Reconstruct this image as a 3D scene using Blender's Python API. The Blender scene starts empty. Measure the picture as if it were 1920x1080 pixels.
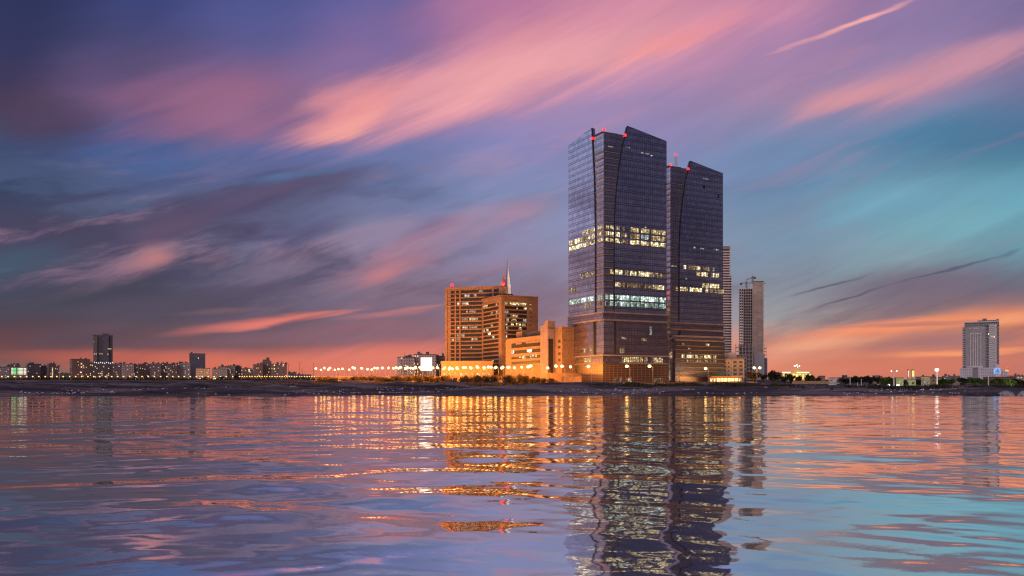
import bpy, bmesh, math, random
import numpy as np

SC = bpy.context.scene
COL = SC.collection
F, CX, HY, HCAM = 1600.0, 960.0, 732.0, 1.7      # focal (px of a 1920 wide frame), centre, horizon row, eye height

# ------------------------------------------------------------------ camera
cam = bpy.data.cameras.new("camera")
cam.lens = 36.0 * F / 1920.0
cam.sensor_width = 36.0
cam.shift_y = (HY - 540.0) / 1920.0
cam.clip_start, cam.clip_end = 0.1, 40000.0
camo = bpy.data.objects.new("camera", cam)
camo.location = (0, 0, HCAM)
camo.rotation_euler = (math.radians(90), 0, 0)
COL.objects.link(camo)
SC.camera = camo

# ------------------------------------------------------------------ colour management / render
SC.view_settings.view_transform = 'Standard'
SC.view_settings.look = 'None'
SC.view_settings.exposure = 0.0
SC.view_settings.gamma = 1.0
SC.render.engine = 'CYCLES'
cy = SC.cycles
cy.use_denoising = True
try:
    cy.denoiser = 'OPENIMAGEDENOISE'
except Exception:
    pass
cy.filter_width = 1.25
cy.max_bounces = 6
cy.diffuse_bounces = 2
cy.glossy_bounces = 4
cy.transmission_bounces = 2
cy.sample_clamp_indirect = 2.5
cy.sample_clamp_direct = 3.0
cy.caustics_reflective = False
cy.caustics_refractive = False


def lin(c):
    out = []
    for v in c[:3]:
        v = v / 255.0
        out.append(v / 12.92 if v <= 0.04045 else ((v + 0.055) / 1.055) ** 2.4)
    return tuple(out)


def lin4(c):
    return lin(c) + (1.0,)


# ------------------------------------------------------------------ node helper
class NT:
    def __init__(self, tree):
        self.t = tree
        self.n = tree.nodes
        self.l = tree.links

    def set(self, sock, v):
        if isinstance(v, bpy.types.NodeSocket):
            self.l.new(v, sock)
        elif v is not None:
            if isinstance(v, (tuple, list)) and len(v) == 3 and sock.type == 'RGBA':
                v = tuple(v) + (1.0,)
            sock.default_value = v

    def math(self, op, a, b=None, c=None, clamp=False):
        n = self.n.new('ShaderNodeMath')
        n.operation = op
        n.use_clamp = clamp
        self.set(n.inputs[0], a)
        if b is not None: self.set(n.inputs[1], b)
        if c is not None: self.set(n.inputs[2], c)
        return n.outputs[0]

    def vmath(self, op, a, b=None, scale=None):
        n = self.n.new('ShaderNodeVectorMath')
        n.operation = op
        self.set(n.inputs[0], a)
        if b is not None: self.set(n.inputs[1], b)
        if scale is not None: self.set(n.inputs[3], scale)
        return n.outputs['Value'] if op in ('LENGTH', 'DOT_PRODUCT', 'DISTANCE') else n.outputs[0]

    def sep(self, v):
        n = self.n.new('ShaderNodeSeparateXYZ')
        self.set(n.inputs[0], v)
        return n.outputs

    def comb(self, x=0.0, y=0.0, z=0.0):
        n = self.n.new('ShaderNodeCombineXYZ')
        for s, v in zip(n.inputs, (x, y, z)): self.set(s, v)
        return n.outputs[0]

    def noise(self, v, scale=1.0, detail=2.0, rough=0.5, color=False, dist=0.0):
        n = self.n.new('ShaderNodeTexNoise')
        self.set(n.inputs['Vector'], v)
        self.set(n.inputs['Scale'], scale)
        self.set(n.inputs['Detail'], detail)
        self.set(n.inputs['Roughness'], rough)
        self.set(n.inputs['Distortion'], dist)
        return n.outputs['Color'] if color else n.outputs[0]

    def white(self, v, color=False):
        n = self.n.new('ShaderNodeTexWhiteNoise')
        n.noise_dimensions = '3D'
        self.set(n.inputs['Vector'], v)
        return n.outputs['Color'] if color else n.outputs['Value']

    def mapping(self, v, loc=(0, 0, 0), rot=0.0, scale=(1, 1, 1), kind='POINT'):
        n = self.n.new('ShaderNodeMapping')
        n.vector_type = kind
        self.set(n.inputs['Vector'], v)
        if kind in ('POINT', 'TEXTURE'):
            n.inputs['Location'].default_value = loc
        n.inputs['Rotation'].default_value = (0, 0, rot)
        n.inputs['Scale'].default_value = scale
        return n.outputs[0]

    def rng(self, v, a, b, c=0.0, d=1.0, smooth=True):
        n = self.n.new('ShaderNodeMapRange')
        n.interpolation_type = 'SMOOTHSTEP' if smooth else 'LINEAR'
        n.clamp = True
        for s, x in zip(n.inputs[0:5], (v, a, b, c, d)): self.set(s, x)
        return n.outputs[0]

    def mix(self, f, a, b, mode='MIX'):
        n = self.n.new('ShaderNodeMix')
        n.data_type = 'RGBA'
        n.blend_type = mode
        n.clamp_factor = True
        self.set(n.inputs[0], f)
        self.set(n.inputs[6], a)
        self.set(n.inputs[7], b)
        return n.outputs[2]

    def ramp(self, f, stops, interp='LINEAR'):
        n = self.n.new('ShaderNodeValToRGB')
        self.set(n.inputs[0], f)
        r = n.color_ramp
        r.interpolation = interp
        stops = sorted(stops, key=lambda s: s[0])
        while len(r.elements) < len(stops): r.elements.new(0.5)
        for e, (p, c) in zip(r.elements, stops):
            e.position = p
        for e, (p, c) in zip(r.elements, stops):
            e.position = p
            e.color = c
        return n.outputs[0]


# ------------------------------------------------------------------ world: dusk sky with cloud bands
def azel(px, py):
    dx, dz = (px - CX) / F, (HY - py) / F
    return math.atan2(dx, 1.0), math.atan2(dz, math.hypot(1.0, dx))


def build_world():
    w = bpy.data.worlds.new("World")
    SC.world = w
    w.use_nodes = True
    t = NT(w.node_tree)
    t.n.clear()
    tc = t.n.new('ShaderNodeTexCoord')
    d = t.vmath('NORMALIZE', tc.outputs['Generated'])
    x, y, z = t.sep(d)[0:3]
    az = t.math('ARCTAN2', x, y)
    el = t.math('ARCSINE', t.math('MAXIMUM', z, 0.0))
    p0 = t.comb(az, el, 0.0)
    # wind-drawn streaks rise towards the right
    st = t.mapping(p0, loc=(0, 0, 0), rot=math.radians(17), scale=(1 / 2.2, 1 / 9.0, 1), kind='TEXTURE')
    wn = t.noise(st, 1.0, 5.0, 0.55, color=True)
    wn2 = t.noise(t.mapping(p0, loc=(0, 0, 0), rot=math.radians(21), scale=(1 / 5.0, 1 / 34.0, 1), kind='TEXTURE'), 1.0, 4.0, 0.6)
    warp = t.vmath('SUBTRACT', wn, (0.5, 0.5, 0.5))
    warp = t.vmath('MULTIPLY', warp, (0.16, 0.062, 0.0))
    fib = t.noise(t.mapping(p0, loc=(0, 0, 0), rot=math.radians(23), scale=(1 / 2.2, 1 / 30.0, 1), kind='TEXTURE'), 1.0, 6.0, 0.64, dist=0.25)     # fibres of the high ice cloud
    fib0 = t.math('SUBTRACT', fib, 0.5)
    fine = t.math('ADD', t.math('MULTIPLY', t.math('SUBTRACT', wn2, 0.5), 0.016), t.math('MULTIPLY', fib0, 0.016))
    # the lower air is calmer: fade the warp near the horizon
    calm = t.rng(el, 0.0, 0.16, 0.22, 1.0)
    warp = t.vmath('SCALE', warp, scale=calm)
    p = t.vmath('ADD', t.vmath('ADD', p0, warp), t.comb(0.0, t.math('MULTIPLY', fine, calm), 0.0))
    ps = t.sep(p)
    paz, pel = ps[0], ps[1]
    ys = [0, 90, 180, 270, 360, 450, 540, 600, 650, 690, 725]
    grid = [  # px column, colours down the rows ys
        (0,    [(40, 46, 88), (50, 48, 90), (66, 54, 84), (48, 62, 102), (46, 60, 92), (62, 66, 92), (60, 72, 90), (80, 62, 74), (112, 66, 70), (128, 88, 84), (104, 86, 90)]),
        (240,  [(52, 60, 116), (70, 66, 112), (104, 78, 116), (66, 84, 138), (68, 74, 110), (90, 84, 108), (84, 84, 102), (84, 70, 84), (112, 72, 78), (190, 94, 78), (150, 92, 86)]),
        (480,  [(72, 78, 140), (86, 82, 138), (130, 92, 130), (88, 96, 150), (84, 84, 124), (88, 82, 116), (98, 92, 116), (100, 80, 96), (120, 80, 88), (214, 108, 86), (190, 104, 88)]),
        (720,  [(94, 88, 150), (120, 96, 150), (150, 110, 150), (104, 112, 164), (98, 114, 160), (118, 110, 142), (132, 104, 124), (122, 94, 112), (176, 100, 102), (226, 118, 96), (206, 112, 94)]),
        (960,  [(176, 110, 152), (196, 124, 152), (166, 128, 168), (126, 124, 176), (124, 134, 176), (136, 128, 162), (138, 122, 148), (146, 112, 130), (190, 114, 112), (222, 126, 100), (206, 116, 94)]),
        (1200, [(208, 132, 160), (206, 136, 162), (152, 128, 172), (138, 130, 178), (130, 138, 178), (130, 136, 168), (136, 128, 152), (150, 124, 136), (196, 128, 118), (222, 128, 100), (206, 116, 94)]),
        (1440, [(186, 126, 162), (166, 124, 166), (160, 130, 168), (108, 132, 172), (98, 126, 162), (118, 142, 166), (134, 138, 152), (150, 148, 152), (214, 144, 120), (222, 130, 102), (206, 116, 92)]),
        (1680, [(150, 116, 160), (146, 120, 164), (150, 128, 166), (86, 130, 166), (98, 144, 170), (124, 160, 174), (134, 148, 158), (160, 122, 118), (206, 124, 100), (206, 114, 90), (196, 110, 92)]),
        (1920, [(116, 102, 148), (140, 110, 150), (110, 112, 152), (62, 112, 148), (96, 160, 178), (98, 150, 166), (108, 102, 120), (196, 116, 92), (190, 112, 96), (190, 108, 92), (180, 106, 94)]),
    ]
    def el_of(px, py): return azel(px, py)[1]
    SP = 0.56
    cols = []
    for px, cs in grid:
        stops = [(max(0.0, el_of(px, yy)) / SP, lin4(c)) for yy, c in zip(ys, cs)]
        top = cs[0]
        stops.append((1.0, lin4((top[0] * .62, top[1] * .68, top[2] * .8))))
        cols.append((azel(px, 0)[0], stops))
    L = lambda *cs: [(q, lin4(c)) for q, c in cs]
    left = L((0, (160, 104, 96)), (.06, (176, 118, 118)), (.16, (178, 152, 172)), (.32, (172, 170, 212)), (.6, (150, 166, 216)), (1, (80, 92, 150)))
    side = L((0, (84, 62, 70)), (.1, (62, 48, 62)), (.3, (52, 45, 70)), (.55, (50, 48, 84)), (1, (70, 76, 120)))
    back = L((0, (170, 140, 150)), (.1, (176, 156, 176)), (.3, (180, 168, 196)), (.6, (170, 170, 206)), (1, (90, 98, 146)))  # unseen sky behind the viewer, brightened to light the facades
    right = L((0, (150, 98, 92)), (.1, (150, 112, 116)), (.3, (110, 118, 140)), (.6, (88, 104, 140)), (1, (50, 64, 110)))
    cols = [(-math.pi, back), (math.radians(-105), back), (math.radians(-58), left)] + cols + [(math.radians(60), right), (math.radians(97), side), (math.radians(138), side), (math.radians(158), back), (math.pi, back)]
    f_el = t.math('DIVIDE', pel, SP, clamp=True)
    c = t.ramp(f_el, cols[0][1])
    for (a0, _), (a1, s1) in zip(cols[:-1], cols[1:]):
        c = t.mix(t.rng(paz, a0, a1), c, t.ramp(f_el, s1))
    # named clouds and bands (pixel end points of the photograph turned into directions)
    # sheets of darker and lighter cloud in the deck, denser to the left and lower down
    deck = t.noise(t.mapping(p, loc=(0, 0, 0), rot=math.radians(13), scale=(1 / 3.4, 1 / 14.0, 1), kind='TEXTURE'), 1.0, 7.0, 0.60)
    deck2 = t.noise(t.mapping(p, loc=(3.7, 1.2, 0), rot=math.radians(17), scale=(1 / 4.2, 1 / 24.0, 1), kind='TEXTURE'), 1.0, 7.0, 0.62)
    band = t.math('MULTIPLY', t.rng(el, .055, .13), t.rng(el, .30, .17))
    lft = t.rng(az, .10, -.30, .12, 1.0)
    c = t.mix(t.math('MULTIPLY', t.rng(deck, .44, .60, 0, .92), t.math('MULTIPLY', band, lft)), c, lin((68, 60, 90)))
    c = t.mix(t.math('MULTIPLY', t.rng(deck2, .50, .68, 0, .60), t.math('MULTIPLY', band, t.rng(az, .2, -.05, .25, 1.0))), c, lin((172, 130, 152)))
    c = t.mix(t.math('MULTIPLY', t.rng(deck, .52, .40, 0, .38), t.math('MULTIPLY', band, lft)), c, lin((92, 108, 146)))
    hi = t.math('MULTIPLY', t.rng(el, .20, .30), t.rng(az, -.16, .05))
    c = t.mix(t.math('MULTIPLY', t.rng(deck2, .52, .70, 0, .38), hi), c, lin((190, 132, 158)))
    lowb = t.math('MULTIPLY', t.rng(el, .03, .06), t.rng(el, .17, .10))
    c = t.mix(t.math('MULTIPLY', t.rng(deck2, .46, .66, 0, .5), lowb), c, lin((96, 78, 98)))

    def stroke(c, x0, y0, x1, y1, wid, rgb, amt, hard=0.0, src=None, ero=1.15):
        a0, e0 = azel(x0, y0)
        a1, e1 = azel(x1, y1)
        cx, cyy = (a0 + a1) / 2, (e0 + e1) / 2
        ln = math.hypot(a1 - a0, e1 - e0) / 2
        m = t.mapping(src or p, loc=(cx, cyy, 0), rot=math.atan2(e1 - e0, a1 - a0), scale=(ln, wid / F, 1), kind='TEXTURE')
        r = t.vmath('LENGTH', m)
        if ero: r = t.math('SUBTRACT', r, t.math('MULTIPLY', fib0, ero))
        return t.mix(t.rng(r, 1.12, hard, 0.0, amt), c, lin(rgb))
    S = [
        # the long pink cloud from the middle left up to the top edge
        (470, 262, 1330, -20, 70, (224, 144, 156), .9, .1), (500, 250, 800, 130, 42, (236, 142, 138), .8, .1),
        (540, 262, 720, 185, 24, (240, 156, 146), .75, .0), (700, 200, 1300, 40, 46, (234, 158, 160), .9, .1), (900, 150, 1420, -10, 52, (226, 152, 162), .6, .1),
        (1130, 105, 1420, 5, 26, (240, 142, 140), .8, .1), (860, 215, 1180, 120, 34, (206, 138, 160), .7, .1),
        (150, 225, 600, 160, 62, (150, 94, 126), .75, .1), (330, 235, 540, 215, 30, (152, 98, 132), .5, .1), (-40, 190, 200, 215, 60, (78, 54, 80), .6, .1),
        (1180, 60, 1560, -10, 40, (214, 134, 158), .6, .1),
        # right pink plume
        (1410, 222, 2000, 60, 44, (196, 136, 156), .9, .1), (1440, 215, 1700, 150, 26, (212, 142, 152), .8, .1), (1650, 150, 1960, 70, 30, (200, 138, 154), .6, .1),
        (1560, 60, 1960, -20, 46, (126, 110, 158), .5, .1),
        # blue gaps
        (100, 285, 460, 272, 34, (60, 88, 142), .7, .1), (410, 342, 680, 318, 15, (74, 116, 166), .85, .0), (1560, 310, 1980, 215, 46, (60, 116, 152), .8, .1),
        (1480, 400, 1980, 330, 44, (106, 160, 182), .8, .1), (1600, 440, 1960, 390, 36, (112, 168, 182), .7, .1), (1100, 330, 1500, 290, 46, (112, 134, 176), .5, .1),
        # mauve-grey cloud of the left middle
        (170, 430, 760, 330, 54, (76, 66, 98), .9, .15), (230, 445, 430, 400, 34, (90, 70, 98), .75, .1), (330, 385, 700, 335, 28, (88, 76, 108), .7, .1),
        (440, 470, 640, 430, 24, (82, 74, 112), .75, .1), (730, 445, 900, 415, 24, (98, 82, 120), .7, .1), (210, 520, 340, 460, 34, (168, 112, 118), .75, .05),
        (250, 500, 320, 480, 22, (190, 116, 118), .6, .0), (-120, 520, 190, 455, 40, (62, 86, 108), .7, .0), (580, 470, 860, 405, 26, (146, 128, 156), .7, .1),
        (560, 560, 900, 430, 42, (176, 116, 132), .8, .1), (640, 545, 780, 490, 24, (204, 120, 118), .7, .05), (740, 470, 1060, 385, 32, (166, 128, 154), .5, .1),
        (-60, 560, 420, 540, 30, (62, 58, 76), .75, .1), (330, 545, 620, 540, 24, (88, 74, 98), .75, .1), (120, 580, 520, 570, 26, (78, 68, 86), .75, .1), (900, 420, 1075, 375, 24, (186, 132, 150), .45, .1),
        (380, 520, 640, 480, 24, (120, 104, 128), .6, .1),
        # right: grey mauve bank and glowing bands
        (1480, 560, 2010, 500, 44, (112, 92, 112), .85, .15), (1560, 600, 1960, 535, 30, (120, 94, 108), .75, .1),
    ]
    for s in S: c = stroke(c, *s)
    # low bands: drawn with the calmer direction only
    low = t.vmath('ADD', p0, t.comb(0.0, t.math('MULTIPLY', t.math('SUBTRACT', t.noise(t.mapping(p0, scale=(7, 60, 1)), 1.0, 3.0, .6), .5), .012), 0.0))
    B = [
        (290, 630, 660, 582, 12, (206, 106, 98), .95, .05), (400, 622, 560, 598, 9, (222, 114, 100), .8, .0), (610, 600, 840, 576, 9, (186, 112, 116), .7, .0), (-40, 640, 330, 625, 26, (88, 68, 82), .8, .1),
        (380, 640, 900, 618, 20, (124, 94, 112), .7, .1),
        (-60, 668, 420, 672, 17, (176, 88, 76), .85, .1), (-60, 696, 150, 694, 16, (116, 96, 88), .9, .2), (200, 668, 700, 690, 22, (214, 106, 84), .7, .1), (520, 676, 960, 655, 26, (226, 118, 98), .85, .15),
        (1400, 650, 2010, 566, 20, (240, 138, 96), .95, .15), (1560, 618, 2010, 580, 14, (246, 142, 92), .8, .1), (1500, 618, 1960, 592, 7, (176, 110, 108), .75, .0),
        (1400, 660, 1700, 632, 13, (232, 156, 122), .8, .1), (1560, 655, 1990, 622, 16, (162, 108, 110), .85, .15), (1620, 668, 1990, 655, 7, (246, 148, 94), .95, .05),
        (1430, 682, 1960, 676, 12, (206, 114, 92), .7, .1), (1800, 604, 2000, 590, 12, (250, 156, 104), .7, .1),
        (420, 618, 700, 572, 5, (214, 110, 98), .8, .0), (560, 604, 700, 574, 4, (206, 112, 104), .6, .0), (690, 588, 880, 566, 5, (190, 116, 118), .6, .0), (300, 590, 520, 578, 7, (126, 90, 102), .5, .0),
        # vapour trails
        (1484, 88, 1740, -12, 5.6, (242, 164, 158), .95, .1), (1420, 108, 1570, 54, 4.6, (222, 150, 160), .6, .0),
        (1462, 560, 1648, 509, 3.2, (96, 88, 114), .95, .1), (1500, 586, 1700, 523, 3.4, (98, 86, 110), .95, .1), (1650, 538, 1908, 470, 3.2, (80, 84, 110), .95, .1),
        (1860, 486, 1925, 464, 5, (92, 104, 128), .6, .1),
    ]
    for s in B: c = stroke(c, *s, src=low, ero=.0 if s[4] < 6 else .25 if s[4] < 8 else .7)
    # streaky light and dark in the cloud deck
    grain = t.math('ADD', t.math('MULTIPLY', t.math('ADD', t.math('MULTIPLY', t.math('SUBTRACT', wn2, 0.5), .7), fib0), 0.25), 1.0)
    broad = t.math('ADD', t.math('MULTIPLY', t.math('SUBTRACT', t.sep(wn)[2], 0.5), 0.4), 1.04)
    c = t.vmath('SCALE', c, scale=t.math('MULTIPLY', grain, broad))
    hs = t.n.new('ShaderNodeHueSaturation')
    t.set(hs.inputs['Saturation'], t.rng(el, .10, .22, .97, .95))
    t.set(hs.inputs['Color'], c)
    c = hs.outputs[0]
    sky = t.n.new('ShaderNodeTexSky')
    sky.sky_type = 'NISHITA'
    sky.sun_disc = False
    sky.sun_elevation = math.radians(12.0)
    sky.sun_rotation = math.radians(210.0)
    sky.dust_density = 2.0
    b1 = t.n.new('ShaderNodeBackground')
    t.set(b1.inputs[0], sky.outputs[0])
    b1.inputs[1].default_value = 0.06
    b2 = t.n.new('ShaderNodeBackground')
    t.set(b2.inputs[0], c)
    b2.inputs[1].default_value = 1.06
    ms = t.n.new('ShaderNodeMixShader')
    ms.inputs[0].default_value = 0.94
    t.l.new(b1.outputs[0], ms.inputs[1])
    t.l.new(b2.outputs[0], ms.inputs[2])
    out = t.n.new('ShaderNodeOutputWorld')
    t.l.new(ms.outputs[0], out.inputs[0])
    w.cycles.sampling_method = 'MANUAL'
    w.cycles.sample_map_resolution = 512


build_world()
sun = bpy.data.lights.new("sun", 'SUN')
sun.energy = 1.05          # broad fill added to light the facades from behind the viewer's left shoulder
sun.angle = math.radians(40)
sun.color = (1.0, 0.80, 0.74)
so = bpy.data.objects.new("sun", sun)
so.rotation_euler = (math.radians(90 - 12), 0, math.radians(-30))
COL.objects.link(so)

R = random.Random(7)

# ------------------------------------------------------------------ materials
MATS = {}


def new_mat(name):
    m = bpy.data.materials.new(name)
    m.use_nodes = True
    t = NT(m.node_tree)
    b = m.node_tree.nodes['Principled BSDF']
    return m, t, b


def solid(name, col, rough=0.7, metal=0.0, var=0.18, scale=1.0):
    """plain surface with a little weathering"""
    if name in MATS: return MATS[name]
    m, t, b = new_mat(name)
    tc = t.n.new('ShaderNodeTexCoord')
    n = t.noise(tc.outputs['Object'], 0.35 * scale, 5.0, 0.6)
    k = t.rng(n, 0.3, 0.7, 1 - var, 1 + var, smooth=False)
    t.set(b.inputs['Base Color'], t.vmath('SCALE', tuple(col), scale=k))
    b.inputs['Roughness'].default_value = rough
    b.inputs['Metallic'].default_value = metal
    MATS[name] = m
    return m


def emit(name, col, strength, sample=False):
    if name in MATS: return MATS[name]
    m, t, b = new_mat(name)
    t.set(b.inputs['Base Color'], (0.02, 0.02, 0.02))
    t.set(b.inputs['Emission Color'], tuple(col))
    b.inputs['Emission Strength'].default_value = strength
    m.cycles.emission_sampling = 'AUTO' if sample else 'NONE'
    MATS[name] = m
    return m


def uv(t):
    n = t.n.new('ShaderNodeUVMap')
    n.uv_map = 'UVMap'
    return n.outputs[0]


def cells(t, u, cw, ch):
    s = t.sep(u)
    a, b_ = t.math('DIVIDE', s[0], cw), t.math('DIVIDE', s[1], ch)
    return t.math('FRACT', a), t.math('FRACT', b_), t.comb(t.math('FLOOR', a), t.math('FLOOR', b_), 0.0)


def inside(t, f, a, b_):
    return t.math('MULTIPLY', t.math('GREATER_THAN', f, a), t.math('LESS_THAN', f, b_))


def glass_wall(name, tint, line, cw=1.5, ch=4.0, lw=0.09, rough=0.06, spandrel=0.3, tilt=0.007, metal=0.9, spec=.5):
    """coated curtain-wall glass in a mullion grid; every pane sits a hair out of true"""
    if name in MATS: return MATS[name]
    m, t, b = new_mat(name)
    u = uv(t)
    fx, fy, idv = cells(t, u, cw, ch)
    vx = inside(t, fx, lw * 0.5, 1 - lw * 0.5)
    hy = t.math('MULTIPLY', inside(t, fy, 0.035, 0.965), t.math('SUBTRACT', 1.0, inside(t, fy, spandrel - 0.026, spandrel + 0.026)))
    g = t.math('MULTIPLY', vx, hy)
    rnd = t.white(idv, True)
    low = t.math('LESS_THAN', fy, spandrel)
    idv2 = t.vmath('ADD', idv, t.comb(0.0, 0.0, low))
    rnd2 = t.white(idv2, True)
    sh = t.rng(t.sep(rnd2)[0], 0, 1, 0.84, 1.10, smooth=False)
    sh = t.math('MULTIPLY', sh, t.math('SUBTRACT', 1.0, t.math('MULTIPLY', low, 0.10)))
    big = t.rng(t.noise(u, 0.03, 3.0, 0.5), 0.3, 0.7, 0.88, 1.1)
    glass = t.vmath('SCALE', tuple(tint), scale=t.math('MULTIPLY', sh, big))
    t.set(b.inputs['Base Color'], t.mix(g, tuple(line), glass))
    b.inputs['Specular IOR Level'].default_value = spec
    t.set(b.inputs['Metallic'], t.math('MULTIPLY', g, metal))
    t.set(b.inputs['Roughness'], t.rng(g, 0, 1, 0.6, rough, smooth=False))
    geo = t.n.new('ShaderNodeNewGeometry')
    off = t.vmath('SCALE', t.vmath('SUBTRACT', rnd2, (0.5, 0.5, 0.5)), scale=tilt)
    t.set(b.inputs['Normal'], t.vmath('NORMALIZE', t.vmath('ADD', geo.outputs['Normal'], off)))
    MATS[name] = m
    return m


def window_wall(name, wall, glass, cw, ch, fw, fh, lit=0.04, litcol=(1, .75, .4), lits=2.0, rough=.8, slab=None):
    """masonry with a regular grid of windows, a few of them lit"""
    if name in MATS: return MATS[name]
    m, t, b = new_mat(name)
    u = uv(t)
    fx, fy, idv = cells(t, u, cw, ch)
    wv = t.math('MULTIPLY', inside(t, fx, (1 - fw) / 2, (1 + fw) / 2), inside(t, fy, (1 - fh) / 2, (1 + fh) / 2))
    oi = t.n.new('ShaderNodeObjectInfo')
    idv = t.vmath('ADD', idv, t.comb(0, 0, t.math('MULTIPLY', oi.outputs['Random'], 91.0)))
    r = t.white(idv)
    n = t.noise(u, 0.08, 5.0, .6)
    wc = t.vmath('SCALE', tuple(wall), scale=t.rng(n, .3, .7, .78, 1.18, smooth=False))
    if slab is not None:
        wc = t.mix(t.math('LESS_THAN', fy, 0.14), wc, tuple(slab))
    gc = t.vmath('SCALE', tuple(glass), scale=t.rng(r, 0, 1, .5, 1.5, smooth=False))
    t.set(b.inputs['Base Color'], t.mix(wv, wc, gc))
    t.set(b.inputs['Roughness'], t.rng(wv, 0, 1, rough, .12, smooth=False))
    on = t.math('MULTIPLY', wv, t.math('LESS_THAN', r, lit))
    t.set(b.inputs['Emission Color'], tuple(litcol))
    t.set(b.inputs['Emission Strength'], t.math('MULTIPLY', on, lits))
    m.cycles.emission_sampling = 'NONE'
    MATS[name] = m
    return m


def lit_glass(name, col, strength, cw=1.5, dim=0.25, contrast=1.0):
    """a lit office seen through its panes: lamps, desks and blinds, split by mullions"""
    if name in MATS: return MATS[name]
    m, t, b = new_mat(name)
    u = uv(t)
    fx, fy, idv = cells(t, u, cw, 3.1)
    pane = inside(t, fx, 0.09, 0.91)
    r = t.white(idv)
    n = t.noise(t.mapping(u, scale=(1.0, 1.6, 1)), 0.55, 3.0, .7)
    bright = t.rng(n, 0.40, 0.68, dim, 1.1 + contrast)
    tubes = t.rng(t.noise(t.mapping(u, scale=(2.2, 3.2, 1)), 1.0, 2, .5), .56, .70, 0.0, 1.6)
    k = t.math('MULTIPLY', t.math('ADD', bright, tubes), t.rng(r, 0, 1, .30, 1.2, smooth=False))
    k = t.math('MULTIPLY', k, t.rng(t.white(t.vmath('ADD', idv, (7.3, 1.1, 0))), .10, .16, .3, 1.0))
    k = t.math('MULTIPLY', k, t.rng(pane, 0, 1, .12, 1.0, smooth=False))
    t.set(b.inputs['Base Color'], (0.03, 0.03, 0.035))
    b.inputs['Roughness'].default_value = 0.2
    hot = t.mix(t.rng(k, .6, 1.6), tuple(col), tuple(min(1, c * .5 + .55) for c in col))
    t.set(b.inputs['Emission Color'], hot)
    t.set(b.inputs['Emission Strength'], t.math('MULTIPLY', k, strength))
    m.cycles.emission_sampling = 'NONE'
    MATS[name] = m
    return m


def stone(name, col, cw=1.2, ch=.6, rough=.75, joint=.7):
    """cladding slabs with joints"""
    if name in MATS: return MATS[name]
    m, t, b = new_mat(name)
    u = uv(t)
    fx, fy, idv = cells(t, u, cw, ch)
    g = t.math('MULTIPLY', inside(t, fx, .03, .97), inside(t, fy, .05, .95))
    k = t.math('MULTIPLY', t.rng(t.white(idv), 0, 1, .86, 1.12, smooth=False), t.rng(t.noise(u, .12, 5, .6), .3, .7, .8, 1.15, smooth=False))
    k = t.math('MULTIPLY', k, t.rng(g, 0, 1, joint, 1.0, smooth=False))
    t.set(b.inputs['Base Color'], t.vmath('SCALE', tuple(col), scale=k))
    b.inputs['Roughness'].default_value = rough
    MATS[name] = m
    return m


def foliage(name, a, b_, trans=0.35):
    if name in MATS: return MATS[name]
    m, t, b = new_mat(name)
    tc = t.n.new('ShaderNodeTexCoord')
    n = t.noise(tc.outputs['Object'], 0.9, 3, .6)
    c = t.mix(t.rng(n, .35, .65), tuple(a), tuple(b_))
    t.set(b.inputs['Base Color'], c)
    b.inputs['Roughness'].default_value = .7
    b.inputs['Specular IOR Level'].default_value = .2
    tr = t.n.new('ShaderNodeBsdfTranslucent')
    t.set(tr.inputs[0], c)
    mx = t.n.new('ShaderNodeMixShader')
    mx.inputs[0].default_value = trans
    t.l.new(b.outputs[0], mx.inputs[1])
    t.l.new(tr.outputs[0], mx.inputs[2])
    t.l.new(mx.outputs[0], t.n['Material Output'].inputs[0])
    MATS[name] = m
    return m


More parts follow.
